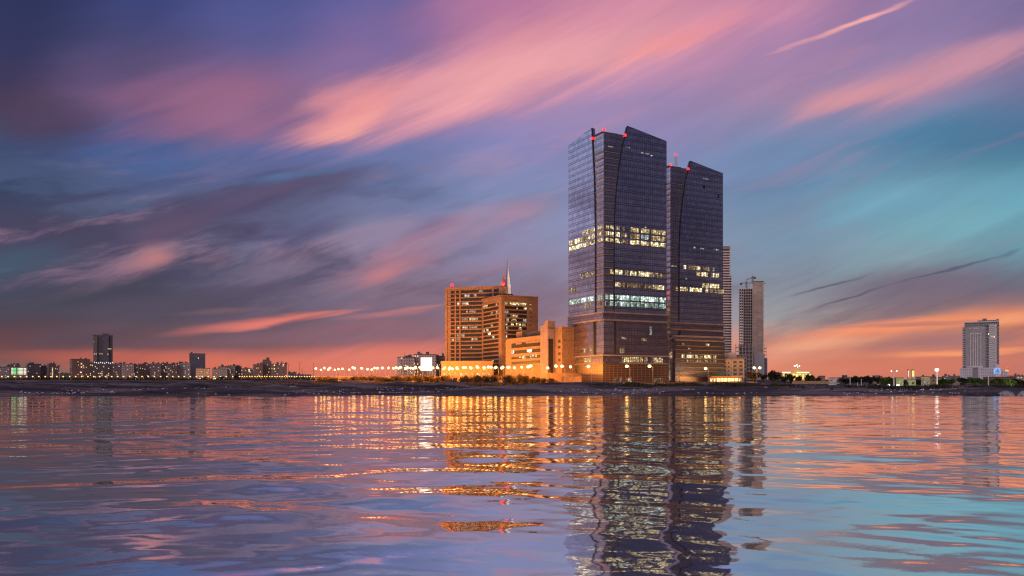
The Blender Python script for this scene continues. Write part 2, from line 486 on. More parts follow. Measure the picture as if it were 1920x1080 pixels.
# ------------------------------------------------------------------ mesh helpers
class MB:
    """collects faces (with uv in metres) and links them as ONE mesh object"""

    def __init__(self):
        self.v, self.f, self.u, self.mi = [], [], [], []

    def face(self, pts, uvs=None, mi=0):
        i = len(self.v)
        self.v += [tuple(p) for p in pts]
        self.f.append(list(range(i, i + len(pts))))
        self.u.append(uvs or [(p[0], p[2]) for p in pts])
        self.mi.append(mi)

    def prism(self, foot, z0, z1, cap=True, mi=0, u0=0.0):
        """foot: ccw list of (x, y); z1 a number or a list with one height per corner"""
        n = len(foot)
        zt = z1 if isinstance(z1, (list, tuple)) else [z1] * n
        s = u0
        for i in range(n):
            a, b = foot[i], foot[(i + 1) % n]
            za, zb = zt[i], zt[(i + 1) % n]
            l = math.hypot(b[0] - a[0], b[1] - a[1])
            self.face([(a[0], a[1], z0), (b[0], b[1], z0), (b[0], b[1], zb), (a[0], a[1], za)],
                      [(s, z0), (s + l, z0), (s + l, zb), (s, za)], mi)
            s += l
        if cap:
            self.face([(p[0], p[1], z) for p, z in zip(foot, zt)], [(p[0], p[1]) for p in foot], mi)
            self.face([(p[0], p[1], z0) for p in reversed(foot)], [(p[0], p[1]) for p in reversed(foot)], mi)

    def box(self, x0, x1, y0, y1, z0, z1, mi=0):
        self.prism([(x0, y0), (x1, y0), (x1, y1), (x0, y1)], z0, z1, mi=mi)

    def tube(self, pts, rads, n=8, cap=True, mi=0):
        rings = []
        for k, p in enumerate(pts):
            a = pts[max(0, k - 1)]
            b = pts[min(len(pts) - 1, k + 1)]
            d = np.array(b, float) - np.array(a, float)
            d /= np.linalg.norm(d) + 1e-9
            r = np.array((0, 0, 1.0)) if abs(d[2]) < .9 else np.array((1.0, 0, 0))
            s = np.cross(d, r); s /= np.linalg.norm(s)
            q = np.cross(d, s)
            rings.append([tuple(np.array(p) + rads[k] * (math.cos(2 * math.pi * j / n) * s + math.sin(2 * math.pi * j / n) * q)) for j in range(n)])
        for a, b in zip(rings[:-1], rings[1:]):
            for j in range(n):
                self.face([a[j], a[(j + 1) % n], b[(j + 1) % n], b[j]], mi=mi)
        if cap:
            self.face(rings[0][::-1], mi=mi); self.face(rings[-1], mi=mi)

    def ball(self, c, r, nu=10, nv=6, sz=1.0, mi=0):
        P = lambda i, j: (c[0] + r * math.sin(math.pi * j / nv) * math.cos(2 * math.pi * i / nu), c[1] + r * math.sin(math.pi * j / nv) * math.sin(2 * math.pi * i / nu), c[2] + sz * r * math.cos(math.pi * j / nv))
        for i in range(nu):
            for j in range(nv):
                q = [P(i, j), P(i, j + 1), P(i + 1, j + 1), P(i + 1, j)]
                if j == 0: q = q[1:3] + [q[0]] if False else [q[0], q[1], q[2]]
                elif j == nv - 1: q = [q[0], q[1], q[3]]
                self.face(q, mi=mi)

    def build(self, name, mat, parent=None, smooth=False, local=True):
        me = bpy.data.meshes.new(name)
        off = parent_world(parent) if (parent is not None and local) else (0, 0, 0)
        me.from_pydata([(a[0] - off[0], a[1] - off[1], a[2] - off[2]) for a in self.v], [], self.f)
        ul = me.uv_layers.new(name='UVMap')
        flat = [c for fu in self.u for q in fu for c in q]
        ul.data.foreach_set('uv', flat)
        for m in (mat if isinstance(mat, (list, tuple)) else [mat]): me.materials.append(m)
        if any(self.mi): me.polygons.foreach_set('material_index', self.mi)
        me.validate()
        o = bpy.data.objects.new(name, me)
        COL.objects.link(o)
        if smooth:
            bm = bmesh.new(); bm.from_mesh(me)
            bmesh.ops.remove_doubles(bm, verts=bm.verts, dist=1e-4)
            for f in bm.faces: f.smooth = True
            bm.to_mesh(me); bm.free()
        if parent is not None: o.parent = parent
        return o


def parent_world(o):
    p = np.zeros(3)
    while o is not None:
        p += np.array(o.location)
        o = o.parent
    return tuple(p)


def tag(o, label, cat, group=None, kind=None):
    if label: o['label'] = label
    if cat: o['category'] = cat
    if group: o['group'] = group
    if kind: o['kind'] = kind
    return o


def thing(name, loc, label, cat, group=None):
    o = bpy.data.objects.new(name, None)
    o.empty_display_size = 1.0
    o.location = loc
    COL.objects.link(o)
    return tag(o, label, cat, group)


def copy_tree(o, parent=None):
    c = o.copy()
    COL.objects.link(c)
    c.parent = parent
    for ch in list(o.children): copy_tree(ch, c)
    return c


# ground height as a function of depth (the shore rises gently away from the water)
GP = [(0, -3.0), (250, -.7), (266, -.15), (272, 0.0), (300, .9), (350, 2.4), (420, 4.0), (520, 6.0), (700, 9.2), (900, 12.4), (1200, 16.7), (1700, 23.5), (2500, 33), (6000, 66), (20000, 150)]
GX, GZ = [a for a, _ in GP], [b for _, b in GP]


def dip(x, D):
    """the land at the right lies lower between the bank and the park"""
    q = np.clip((x / np.maximum(D, 1.0) - .285) / .05, 0, 1)
    return q * np.interp(D, [300, 360, 420, 520, 620, 760, 900], [0, .4, 1.3, 2.7, 4.0, 3.3, 0])


def gz(D, px=None):
    g = float(np.interp(D, GX, GZ))
    return g if px is None else g - float(dip(X(px, D), D))


def X(px, D): return (px - CX) / F * D
def Z(py, D): return HCAM + (HY - py) / F * D


def face_viewpoint(root):
    """turn a box-built thing square to the shore where the photograph was taken"""
    a = math.atan2(root.location[0], root.location[1])
    root.rotation_euler = (0, 0, -a)
    root.scale = (math.cos(a), 1, 1)


class Wall:
    """a vertical plane: o + t*d, outward normal n"""

    def __init__(self, o, d, flip=False):
        l = math.hypot(*d)
        self.o, self.d = o, (d[0] / l, d[1] / l)
        self.n = (self.d[1], -self.d[0]) if not flip else (-self.d[1], self.d[0])

    def t(self, px):
        k = (px - CX) / F
        return (k * self.o[1] - self.o[0]) / (self.d[0] - k * self.d[1])

    def D(self, t): return self.o[1] + self.d[1] * t
    def z(self, px, py): return Z(py, self.D(self.t(px)))

    def p(self, t, z, off=0.0):
        return (self.o[0] + self.d[0] * t + self.n[0] * off, self.o[1] + self.d[1] * t + self.n[1] * off, z)

    def xy(self, t, off=0.0): return self.p(t, 0, off)[:2]

    def panel(self, mb, t0, t1, z0, z1, a=0.0, b=0.1, mi=0):
        """box on the wall between offsets a and b"""
        self.poly(mb, [(t0, z0), (t1, z0), (t1, z1), (t0, z1)], a, b, mi)

    def poly(self, mb, pts, a, b, mi=0):
        if sum(p[0] * q[1] - q[0] * p[1] for p, q in zip(pts, pts[1:] + pts[:1])) < 0: pts = pts[::-1]
        flip = (self.d[0] * self.n[1] - self.d[1] * self.n[0]) > 0
        fr = [self.p(t, z, b) for t, z in pts]
        bk = [self.p(t, z, a) for t, z in pts]
        o = (lambda q: q[::-1]) if flip else (lambda q: q)
        mb.face(o(fr), o([tuple(p) for p in pts]), mi)
        mb.face(o(bk[::-1]), o([tuple(p) for p in pts[::-1]]), mi)
        n = len(pts)
        for i in range(n):
            j = (i + 1) % n
            w = abs(b - a)
            l = math.hypot(pts[j][0] - pts[i][0], pts[j][1] - pts[i][1])
            mb.face(o([bk[i], bk[j], fr[j], fr[i]]), o([(0, 0), (l, 0), (l, w), (0, w)]), mi)


DR, DL = (.89, .454), (-.454, .89)


def light_point(name, loc, col, watts, rad, parent=None, data=None):
    d = data
    if d is None:
        d = bpy.data.lights.new(name, 'POINT')
        d.energy, d.color, d.shadow_soft_size = watts, col, rad
    o = bpy.data.objects.new(name, d)
    o.location = loc
    if parent is not None: o.parent = parent
    COL.objects.link(o)
    return o


SODIUM = (1.0, .35, .03)

# ------------------------------------------------------------------ ground and water
def grid_mesh(name, PX, PY, PZ, mat, smooth=True):
    h, w = PX.shape
    me = bpy.data.meshes.new(name)
    co = np.stack([PX, PY, PZ], -1).reshape(-1, 3).astype(np.float32)
    idx = np.arange(h * w).reshape(h, w)
    q = np.stack([idx[:-1, :-1], idx[:-1, 1:], idx[1:, 1:], idx[1:, :-1]], -1).reshape(-1, 4).astype(np.int32)
    me.vertices.add(len(co)); me.vertices.foreach_set('co', co.ravel())
    me.loops.add(q.size); me.loops.foreach_set('vertex_index', q.ravel())
    me.polygons.add(len(q))
    me.polygons.foreach_set('loop_start', np.arange(0, q.size, 4, dtype=np.int32))
    me.polygons.foreach_set('loop_total', np.full(len(q), 4, np.int32))
    if smooth: me.polygons.foreach_set('use_smooth', np.ones(len(q), bool))
    me.update(calc_edges=True)
    me.materials.append(mat)
    o = bpy.data.objects.new(name, me)
    COL.objects.link(o)
    return o


def wob(x, seed, lam, n=6):
    r = np.random.RandomState(seed)
    s = 0
    for k in range(n):
        l = lam / (1.7 ** k)
        s = s + np.sin(x * 2 * math.pi / l + r.uniform(0, 6.28)) / (1.5 ** k)
    return s / 2.2


def mat_ground():
    m, t, b = new_mat("mud_sand")
    geo = t.n.new('ShaderNodeNewGeometry')
    p = geo.outputs['Position']
    n1 = t.noise(t.mapping(p, scale=(.02, .05, .05)), 1.0, 6, .6)
    n2 = t.noise(t.mapping(p, scale=(.35, .8, .8)), 1.0, 5, .65)
    c = t.mix(t.rng(n1, .38, .62), (.060, .042, .036), (.30, .22, .19))
    c = t.mix(t.rng(n2, .45, .75, 0, .6), c, (.024, .018, .016))
    t.set(b.inputs['Base Color'], c)
    n3 = t.noise(t.mapping(p, scale=(.012, .16, .1)), 1.0, 4, .6)
    c = t.mix(t.rng(n3, .50, .64, 0, .75), c, (.022, .018, .02))
    t.set(b.inputs['Base Color'], c)
    y = t.sep(p)[1]
    wet = t.math('MULTIPLY', t.rng(n1, .5, .36), t.rng(y, 420, 300))
    t.set(b.inputs['Roughness'], t.rng(wet, 0, 1, .95, .5))
    b.inputs['Specular IOR Level'].default_value = .18
    bp = t.n.new('ShaderNodeBump')
    bp.inputs['Distance'].default_value = .4
    bp.inputs['Strength'].default_value = .7
    t.set(bp.inputs['Height'], n2)
    t.l.new(bp.outputs[0], b.inputs['Normal'])
    return m


def build_ground():
    Ds = np.concatenate([np.linspace(240, 460, 150), np.geomspace(464, 900, 50), np.geomspace(930, 20000, 40)])
    ts = np.concatenate([np.linspace(-6, -1.0, 10), np.linspace(-.95, .95, 420), np.linspace(1.0, 6, 10)])
    T, D = np.meshgrid(ts, Ds)
    XX = T * np.minimum(D, 6000)
    shore = 7 * wob(XX, 3, 160) + 2.0 * wob(XX, 5, 23)
    z = np.interp(D - shore * np.clip((420 - D) / 120, 0, 1), GX, GZ)
    r = np.random.RandomState(4)
    bump = np.zeros_like(z)
    for k in range(26):
        lam = 60 * .82 ** k + 3
        a = r.uniform(0, 6.28)
        bump += lam * .0085 * np.sin((XX * math.cos(a) * .6 + D * math.sin(a) * 1.3) * 6.283 / lam + r.uniform(0, 6.28))
    z = z - dip(XX, D)
    z += bump * np.clip((D - 262) / 40, 0.12, 1) * np.clip((1200 - D) / 600, 0, 1)
    # low hummocks behind the beach
    hum = np.clip(wob(XX, 11, 70) * .8 + wob(XX * 1.0 + 2 * D, 12, 33) * .5, 0, 2)
    z += 1.0 * hum * np.exp(-((D - 385) / 26) ** 2) * np.clip((XX + 40) / 60, .45, 1)
    # tidal channel on the left, fed by the sea
    ch = np.clip((-60 - XX) / 20, 0, 1) * np.exp(-((D - 284 - 3 * wob(XX, 21, 60)) / 4.0) ** 2)
    z -= 1.0 * ch
    o = grid_mesh("ground", XX, D, z, mat_ground())
    tag(o, None, None, kind='structure')


build_ground()


def mat_water():
    m, t, b = new_mat("sea_water")
    geo = t.n.new('ShaderNodeNewGeometry')
    p = geo.outputs['Position']
    y = t.sep(p)[1]
    # small capillary ripples: fade in with open water, calm near the bank in the foreground
    patch = t.rng(t.noise(t.mapping(p, scale=(.06, .16, 1)), 1.0, 4, .6), .40, .60, .30, 1.0)
    far = t.rng(y, 8, 60, .42, 1.0)
    a = t.noise(t.mapping(p, rot=.12, scale=(.55, 1.5, 1)), 1.0, 3, .6, color=True)
    a2 = t.noise(t.mapping(p, rot=-.2, scale=(2.4, 6.0, 1)), 1.0, 4, .65, color=True)
    a3 = t.noise(t.mapping(p, rot=.35, scale=(9.0, 17.0, 1)), 1.0, 2, .6, color=True)
    half = (.5, .5, .5)
    v = t.vmath('ADD', t.vmath('SCALE', t.vmath('SUBTRACT', a, half), scale=t.math('MULTIPLY', t.rng(y, 10, 60, .14, 1.0), .080)),
                t.vmath('SCALE', t.vmath('SUBTRACT', a2, half), scale=t.math('MULTIPLY', t.math('MULTIPLY', far, patch), .080)))
    v = t.vmath('ADD', v, t.vmath('SCALE', t.vmath('SUBTRACT', a3, half), scale=t.math('MULTIPLY', t.math('MULTIPLY', far, patch), .060)))
    a4 = t.noise(t.mapping(p, rot=-.1, scale=(20.0, 46.0, 1)), 1.0, 2, .6, color=True)
    v = t.vmath('ADD', v, t.vmath('SCALE', t.vmath('SUBTRACT', a4, half), scale=t.math('MULTIPLY', patch, .030)))
    v = t.vmath('MULTIPLY', v, (.7, 1.0, 0.0))
    t.set(b.inputs['Normal'], t.vmath('NORMALIZE', t.vmath('ADD', geo.outputs['Normal'], v)))
    t.set(b.inputs['Base Color'], (.86, .86, .89))
    b.inputs['Metallic'].default_value = 1.0
    b.inputs['Roughness'].default_value = .03
    return m


WATER = mat_water()


def build_water():
    Ys = np.concatenate([[-400, -60, -12, 0, 2], np.geomspace(3.0, 60, 560), np.geomspace(60.3, 330, 260)])
    ts = np.concatenate([[-60, -20, -6, -2.5, -1.4], np.linspace(-1, 1, 520), [1.4, 2.5, 6, 20, 60]])
    T, Y = np.meshgrid(ts, Ys)
    XX = T * (np.abs(Y) * .78 + 2.0)
    z = np.zeros_like(XX)
    r = np.random.RandomState(19)
    for k in range(90):
        lam = math.exp(r.uniform(math.log(.45), math.log(11.0)))
        ang = (.55 if k % 2 else -.42) + r.normal(0, .24)
        slope = (.0058 if lam < 1.5 else .0072) * (lam / 2.0) ** .10 * r.uniform(.4, 1.5)
        amp = slope * lam / 6.283
        kx, ky = math.sin(ang) * 6.283 / lam, math.cos(ang) * 6.283 / lam
        fade = np.clip(lam * 60 / np.maximum(np.abs(Y), 1), 0, 1)      # waves finer than the mesh are left to the ripples
        bend = .9 * wob(XX * .6 + Y * .25 + 13 * k, 50 + k, 17 + lam * 3, 3)
        q = .5 + .5 * np.sin(XX * kx + Y * ky + r.uniform(0, 6.283) + bend)
        env = np.clip(.5 + .6 * wob(XX * math.cos(ang) - Y * math.sin(ang) * .7 + 31 * k, 150 + k, lam * 9, 2), .05, 1.2)   # crests come in short lengths
        z += amp * fade * env * (2 * q ** 1.7 - .8) * 1.25
    calm = .75 + .35 * wob(XX * .7 + Y * .4, 8, 31, 3)
    z *= calm * np.clip((Y + 5) / 5, 0, 1)
    o = grid_mesh("water", XX, Y, z, WATER)
    tag(o, None, None, kind='structure')


build_water()

# ------------------------------------------------------------------ the two glass towers
M_GLASS = glass_wall("tower_glass", (.66, .66, .74), (.008, .007, .010), lw=.10)
M_GLASSC = glass_wall("corner_glass", (.62, .56, .58), (.03, .026, .03), cw=1.5, ch=4.0, lw=.13, rough=.12)
M_GLASSL = glass_wall("lower_glass", (.52, .42, .44), (.03, .022, .02), cw=2.2, ch=4.3, rough=.12)
M_LEDGE = solid("ledge_stone", (.28, .21, .17), .6)
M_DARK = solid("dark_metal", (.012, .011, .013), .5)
M_ROOF = solid("roof_brown", (.10, .075, .06), .8)
M_PODG = glass_wall("podium_banding", (.09, .05, .035), (.32, .20, .13), cw=3.0, ch=2.1, lw=.05, rough=.35, spandrel=.5, metal=.3)
WARM = lit_glass("lit_warm", (1.0, .66, .20), .80)
WARMB = lit_glass("lit_warm_bright", (1.0, .74, .28), 1.35, dim=.3)
WARMD = lit_glass("lit_warm_dim", (1.0, .56, .22), .36, dim=.2)
COOL = lit_glass("lit_cool", (.66, 1.0, .78), .75, dim=.25)
COOLB = lit_glass("lit_cool_bright", (.78, 1.0, .88), 1.4, dim=.4)
COOLD = lit_glass("lit_cool_dim", (.70, .85, .78), .4, dim=.2)
LM = {'w': WARM, 'W': WARMB, 'd': WARMD, 'c': COOL, 'C': COOLB, 'e': COOLD}
REDW = emit("red_beacon_core", (1.0, .014, .012), 4.5)


def beacon(parent, loc, r=1.0, watts=2200.0, core=True):
    """warning lamp: lantern glass on a short stem"""
    mb = MB()
    mb.ball(loc, r, 10, 6)
    o = mb.build("beacon", REDW, parent, smooth=True)
    s = MB()
    s.tube([(loc[0], loc[1], loc[2] - r - 1.2), (loc[0], loc[1], loc[2] - r + .05)], [.12, .12], 6)
    st = s.build("stem", M_DARK, o, local=False)
    st.data.transform(__import__('mathutils').Matrix.Translation(tuple(-np.array(parent_world(parent)))))
    w = parent_world(parent)
    light_point("beacon_light", (loc[0] - w[0], loc[1] - w[1], loc[2] - w[2] + .3), (1, .05, .04), watts, r * .6, parent)
    return o


def glass_tower(C, base, label, wings, lits, podium):
    W, V = Wall(C, DR), Wall(C, DL, flip=True)
    root = thing("glass_tower", (C[0], C[1], base), label, "tower")
    TR, TL, top = 47.0, 41.0, 158.6
    # ---- core with the stepped corner
    mb = MB()
    mb.prism([C, W.xy(TR), tuple(np.array(W.xy(TR)) + np.array(V.d) * TL), V.xy(TL)], base - 1, top, u0=0)
    mb.build("tower_body", M_GLASSC, root)
    # ---- wings: slanted glass shards proud of the corner
    zs = [44.9, 80, 104, 120, 136, 150, 165.2]
    er = [7.6, 7.6, 7.8, 8.7, 10.6, 13.2, 17.6]
    elf = [9.4, 9.4, 9.5, 9.9, 10.8, 12.0, 13.3]
    tr = lambda z: float(np.interp(z, zs, er))
    tl = lambda z: float(np.interp(z, zs, elf))
    r = MB(); W.poly(r, [(e, z) for e, z in zip(er, zs)] + [(TR, 159.7), (TR, 44.9)], -2.2, .55)
    r.build("wing_facade", M_GLASS, root)
    l = MB(); V.poly(l, [(e, z) for e, z in zip(elf, zs)] + [(TL, 161.6), (TL, 44.9)], -2.2, .55)
    l.build("wing_facade", M_GLASS, root)
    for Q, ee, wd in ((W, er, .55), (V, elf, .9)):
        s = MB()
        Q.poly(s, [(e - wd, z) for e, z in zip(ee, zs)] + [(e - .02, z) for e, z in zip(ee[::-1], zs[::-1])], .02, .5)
        s.build("slot_shade", M_DARK, root)  # dark strip standing in for the shade within the open slot
    # ---- one ledge a floor around the corner
    z = 49.3
    zz = []
    while z < 147.5:
        zz.append(z); z += 3.92
    for z in zz:
        m = MB()
        W.panel(m, -.55, tr(z) - 1.2, z - .26, z + .26, .01, .55)
        V.panel(m, 0.0, tl(z) - 1.6, z - .26, z + .26, .01, .55)
        m.build("ledge", M_LEDGE, root)
    # ---- lower storeys: belt courses and a darker block
    for z0, z1, mt, out in ((44.3, 45.3, M_LEDGE, 1.35), (48.9, 49.8, M_LEDGE, 1.3)):
        m = MB()
        W.panel(m, -.9, TR + .3, z0, z1, .01, out)
        V.panel(m, 0.0, TL + .3, z0, z1, .012, out)
        m.build("belt_course", mt, root)
    m = MB(); W.panel(m, -1.0, TR + .2, 45.3, 48.9, .01, 1.0); V.panel(m, 0, TL + .2, 45.3, 48.9, .012, 1.0)
    m.build("belt_glazing", M_GLASSL, root)
    m = MB(); W.panel(m, 8.2, TR, 23.9, 44.3, .01, .9); V.panel(m, 10.6, TL, 23.9, 44.3, .012, .9)
    m.build("lower_facade", M_GLASSL, root)
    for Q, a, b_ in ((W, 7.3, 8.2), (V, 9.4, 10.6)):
        m = MB(); Q.panel(m, a, b_, 23.9, 44.3, .01, .8); m.build("slot_shade", M_DARK, root)  # lower slots: their shade is drawn as a dark strip too
    podium(W, V, root, base)
    # ---- roof: parapet, plant room, lamps
    m = MB()
    a, b_ = np.array(W.xy(3.5, -7)), np.array(W.xy(15, -7))
    dd = np.array(V.d) * 9
    m.prism([tuple(a), tuple(b_), tuple(b_ + dd), tuple(a + dd)], top, top + 3.4)
    m.build("plant_room", M_ROOF, root)
    m = MB()
    W.panel(m, 0, 16.5, top, top + .7, -.5, .05); V.panel(m, .5, 12.5, top, top + .7, -.5, .05)
    m.build("parapet", M_ROOF, root)
    for q in wings:
        beacon(root, q(W, V), .85)
    # ---- lit offices
    for side, px0, px1, z0, z1, k in lits:
        Q = {'R': W, 'r': W, 'L': V, 'l': V}[side]
        t0, t1 = sorted((Q.t(px0), Q.t(px1)))
        off = .55 if side in 'RL' else 0.0
        m = MB()
        Q.panel(m, t0, t1, z0, z1, off - .3, off + .05)
        m.build("lit_window", LM[k], root)
    return root


def pod1(W, V, root, base):
    m = MB(); W.panel(m, -1.6, 47.5, base - 1, 18.2, .01, 1.6); V.panel(m, 0, 30, base - 1, 18.2, .012, 1.6)
    m.build("podium", M_PODG, root)
    m = MB(); W.panel(m, -1.3, 47.3, 18.9, 22.7, .01, 1.3); V.panel(m, 0, 30, 18.9, 22.7, .012, 1.3)
    m.build("podium_glazing", M_GLASSL, root)
    m = MB(); W.panel(m, -1.9, 47.8, 22.7, 23.6, .01, 2.0); V.panel(m, 0, 31, 22.7, 23.6, .012, 2.0)
    m.build("cornice", M_LEDGE, root)
    m = MB(); W.panel(m, 13, 47.7, 18.2, 18.9, .01, 2.0); V.panel(m, 0, 31, 18.2, 18.7, .012, 1.8)
    m.build("cornice", M_LEDGE, root)
    for px0, px1, k in ((1163.5, 1167, 'd'), (1167.6, 1177.5, 'W'), (1179, 1196, 'w'), (1198, 1203, 'w'), (1206, 1212, 'd'), (1219, 1226, 'd'), (1225, 1232, 'w'), (1234, 1240.5, 'w')):
        q = MB(); t0, t1 = W.t(px0), W.t(px1); W.panel(q, t0, t1, 19.2, 22.3, 1.0, 1.36); q.build("lit_window", LM[k], root)
    for px0, px1, z0, z1, k in ((1091, 1100.5, 25.2, 28.0, 'w'), (1108.5, 1112.5, 26, 28.2, 'w')):
        q = MB(); t0, t1 = sorted((V.t(px0), V.t(px1))); V.panel(q, t0, t1, z0, z1, .6, .96); q.build("lit_window", LM[k], root)
    for px0, px1 in ((1098, 1106), (1106.5, 1111)):
        q = MB(); t0, t1 = sorted((V.t(px0), V.t(px1))); V.panel(q, t0, t1, 19.4, 22.0, 1.0, 1.36); q.build("lit_window", WARM, root)
    for px0, px1, z0, z1, k in ((1163.5, 1173, 33.2, 34.6, 'd'), (1200, 1211.5, 32.6, 34.2, 'd'), (1160.5, 1169, 24.6, 28, 'd'), (1216.5, 1220.5, 44 - 7.5, 44 - 2.2, 'e')):
        q = MB(); t0, t1 = W.t(px0), W.t(px1); W.panel(q, t0, t1, z0, z1, .6, .95); q.build("lit_window", LM[k], root)
    # entrance canopy row at street level
    for px0, px1 in ((1150, 1163), (1172, 1182), (1224, 1240)):
        q = MB(); t0, t1 = W.t(px0), W.t(px1); W.panel(q, t0, t1, base + .3, base + 3.4, 1.2, 1.66); q.build("shopfront", WARMD, root)


def pod2(W, V, root, base):
    t0, t1 = 2.2, 46.8
    m = MB(); W.panel(m, t0, t1, base - 1, 36.6, .01, 2.6)
    m.build("podium", M_PODG2, root)
    m = MB(); V.panel(m, 0, 34, base - 1, 38.6, .012, 1.5)
    m.build("podium_glazing", M_GLASSC, root)
    m = MB(); W.panel(m, t0 - .3, t1 + .3, 36.6, 37.6, .01, 3.0)
    m.build("cornice", M_LEDGE, root)
    m = MB(); W.panel(m, .2, t1, 37.6, 39.4, .01, 1.8)
    m.build("belt_glazing", M_GLASSC, root)
    m = MB(); W.panel(m, -.2, t1 + .4, 39.4, 40.6, .01, 3.0); V.panel(m, 0, 34, 39.4, 40.6, .012, 2.0)
    m.build("cornice", M_LEDGE, root)
    for k, z in enumerate((33.2, 30.3, 27.4, 24.2, 21.4, 18.0, 15.2, 12.0)):
        q = MB(); W.panel(q, t0, t1, z - .22, z + .22, 2.55, 2.95); q.build("ledge", M_LEDGE, root)
    xs = ((1274, 1279.4), (1283, 1296), (1299.6, 1312.8), (1316, 1329.4), (1333, 1338.5))
    for i, (a, b_) in enumerate(xs):
        q = MB(); W.panel(q, W.t(a), W.t(b_), 24.7, 26.9, 2.3, 2.66); q.build("lit_window", WARMB if i < 4 else WARM, root)
        q = MB(); W.panel(q, W.t(a), W.t(b_), 21.9, 23.4, 2.3, 2.66); q.build("lit_window", WARMD, root)
    for a, b_, z0, z1, k in ((1275, 1279, 33.8, 35.0, 'e'), (1319, 1325, 33.6, 35.2, 'w'), (1286, 1290, 30.8, 31.8, 'd'), (1286, 1290, 28.0, 28.9, 'd'), (1250.5, 1256, 24, 29, 'd')):
        q = MB(); W.panel(q, W.t(a), W.t(b_), z0, z1, 2.3, 2.66); q.build("lit_window", LM[k], root)


M_PODG2 = glass_wall("podium_glass_grey", (.17, .13, .135), (.05, .035, .03), cw=1.6, ch=3.0, lw=.05, rough=.2, spandrel=.3, metal=.6)

C1 = (X(1132, 520), 520.0)
W1, V1 = Wall(C1, DR), Wall(C1, DL, flip=True)


def zr(Q, px, y0, y1):
    return Q.z(px, y1), Q.z(px, y0)


L1 = []
rows = {'A': (423.3, 432.3), 'B': (435, 444.6), 'C': (447.2, 456), 'D': (505.5, 515.3), 'E': (529, 538.2), 'F': (552.8, 562.6), 'G': (564.6, 574.4)}
RZ = {k: zr(W1, 1152, a, b_) for k, (a, b_) in rows.items()}
spec = {
    'A': [('L', 1093, 1117, 'w'), ('l', 1121, 1131.5, 'w'), ('r', 1135.8, 1141.8, 'w'), ('r', 1144, 1150.4, 'w'), ('R', 1154, 1161, 'd'), ('R', 1166, 1170, 'd'), ('R', 1181, 1197, 'w'), ('R', 1201, 1216, 'w'), ('R', 1220.5, 1234, 'w'), ('R', 1235, 1246.5, 'w')],
    'B': [('L', 1068.5, 1089, 'W'), ('L', 1090, 1117, 'w'), ('l', 1121, 1131.5, 'w'), ('r', 1134, 1142, 'W'), ('r', 1144, 1150, 'W'), ('R', 1153.5, 1161, 'W'), ('R', 1164, 1176, 'd'), ('R', 1181, 1198, 'w'), ('R', 1201, 1216, 'e'), ('R', 1220.5, 1232, 'w'), ('R', 1232.6, 1246, 'w')],
    'C': [('L', 1068.5, 1100, 'W'), ('L', 1101, 1117, 'w'), ('l', 1121, 1131.5, 'w'), ('r', 1135, 1142, 'w'), ('r', 1144, 1150, 'w'), ('R', 1153, 1161, 'W'), ('R', 1163, 1176, 'd'), ('R', 1180.5, 1197.5, 'W'), ('R', 1200, 1216, 'w'), ('R', 1219.5, 1233, 'W'), ('R', 1233.6, 1246.5, 'W')],
    'D': [('L', 1089, 1117, 'd'), ('r', 1144, 1150.3, 'W'), ('R', 1152.8, 1159, 'W'), ('R', 1159.6, 1166, 'W'), ('R', 1170, 1177, 'd'), ('R', 1180.5, 1192, 'W'), ('R', 1195.5, 1201, 'w'), ('R', 1201.6, 1219, 'W'), ('R', 1220, 1246.5, 'd')],
    'E': [('L', 1068, 1083, 'd'), ('R', 1152.5, 1160, 'w'), ('R', 1161, 1180, 'd'), ('R', 1181, 1198, 'd'), ('R', 1200, 1226, 'd'), ('R', 1227, 1245, 'w')],
    'F': [('L', 1069, 1089, 'c'), ('L', 1091.5, 1101, 'C'), ('L', 1104, 1114, 'C'), ('l', 1121, 1129, 'c'), ('r', 1134.5, 1141, 'c'), ('r', 1143, 1149.5, 'C'), ('R', 1152.5, 1159, 'c'), ('R', 1161, 1179, 'C'), ('R', 1181, 1198, 'c'), ('R', 1200, 1226, 'C'), ('R', 1227, 1233, 'c'), ('R', 1235.5, 1247, 'C')],
    'G': [('L', 1096, 1101, 'w'), ('L', 1106, 1110, 'w'), ('l', 1121, 1129, 'd'), ('r', 1134.5, 1141, 'e'), ('r', 1143, 1149.5, 'c'), ('R', 1152.5, 1159, 'c'), ('R', 1161, 1179, 'C'), ('R', 1181, 1198, 'c'), ('R', 1200, 1216, 'c'), ('R', 1217, 1233, 'e'), ('R', 1235.5, 1247, 'c')],
}
for k, lst in spec.items():
    for s, a, b_, m in lst: L1.append((s, a, b_, RZ[k][0] + .2, RZ[k][1] - .05, m))
L1 += [('R', 1200.5, 1216, 155.0 - 5.6, 155.0 - 4.8, 'e'), ('R', 1219, 1223, 148.6, 149.3, 'e'), ('R', 1208, 1211, 103.2, 104, 'e'), ('r', 1139, 1149, 150.6, 151.2, 'd'), ('R', 1172, 1180, 151.5, 152.1, 'd')]
glass_tower(C1, gz(520), "taller-looking left glass tower with three rows of lit offices and slanted rooftop fins",
            [lambda W, V: W.p(.6, 160.9, -.6), lambda W, V: W.p(15.4, 158.6 + .6, .55), lambda W, V: V.p(12.0, 158.4, .75)], L1, pod1)

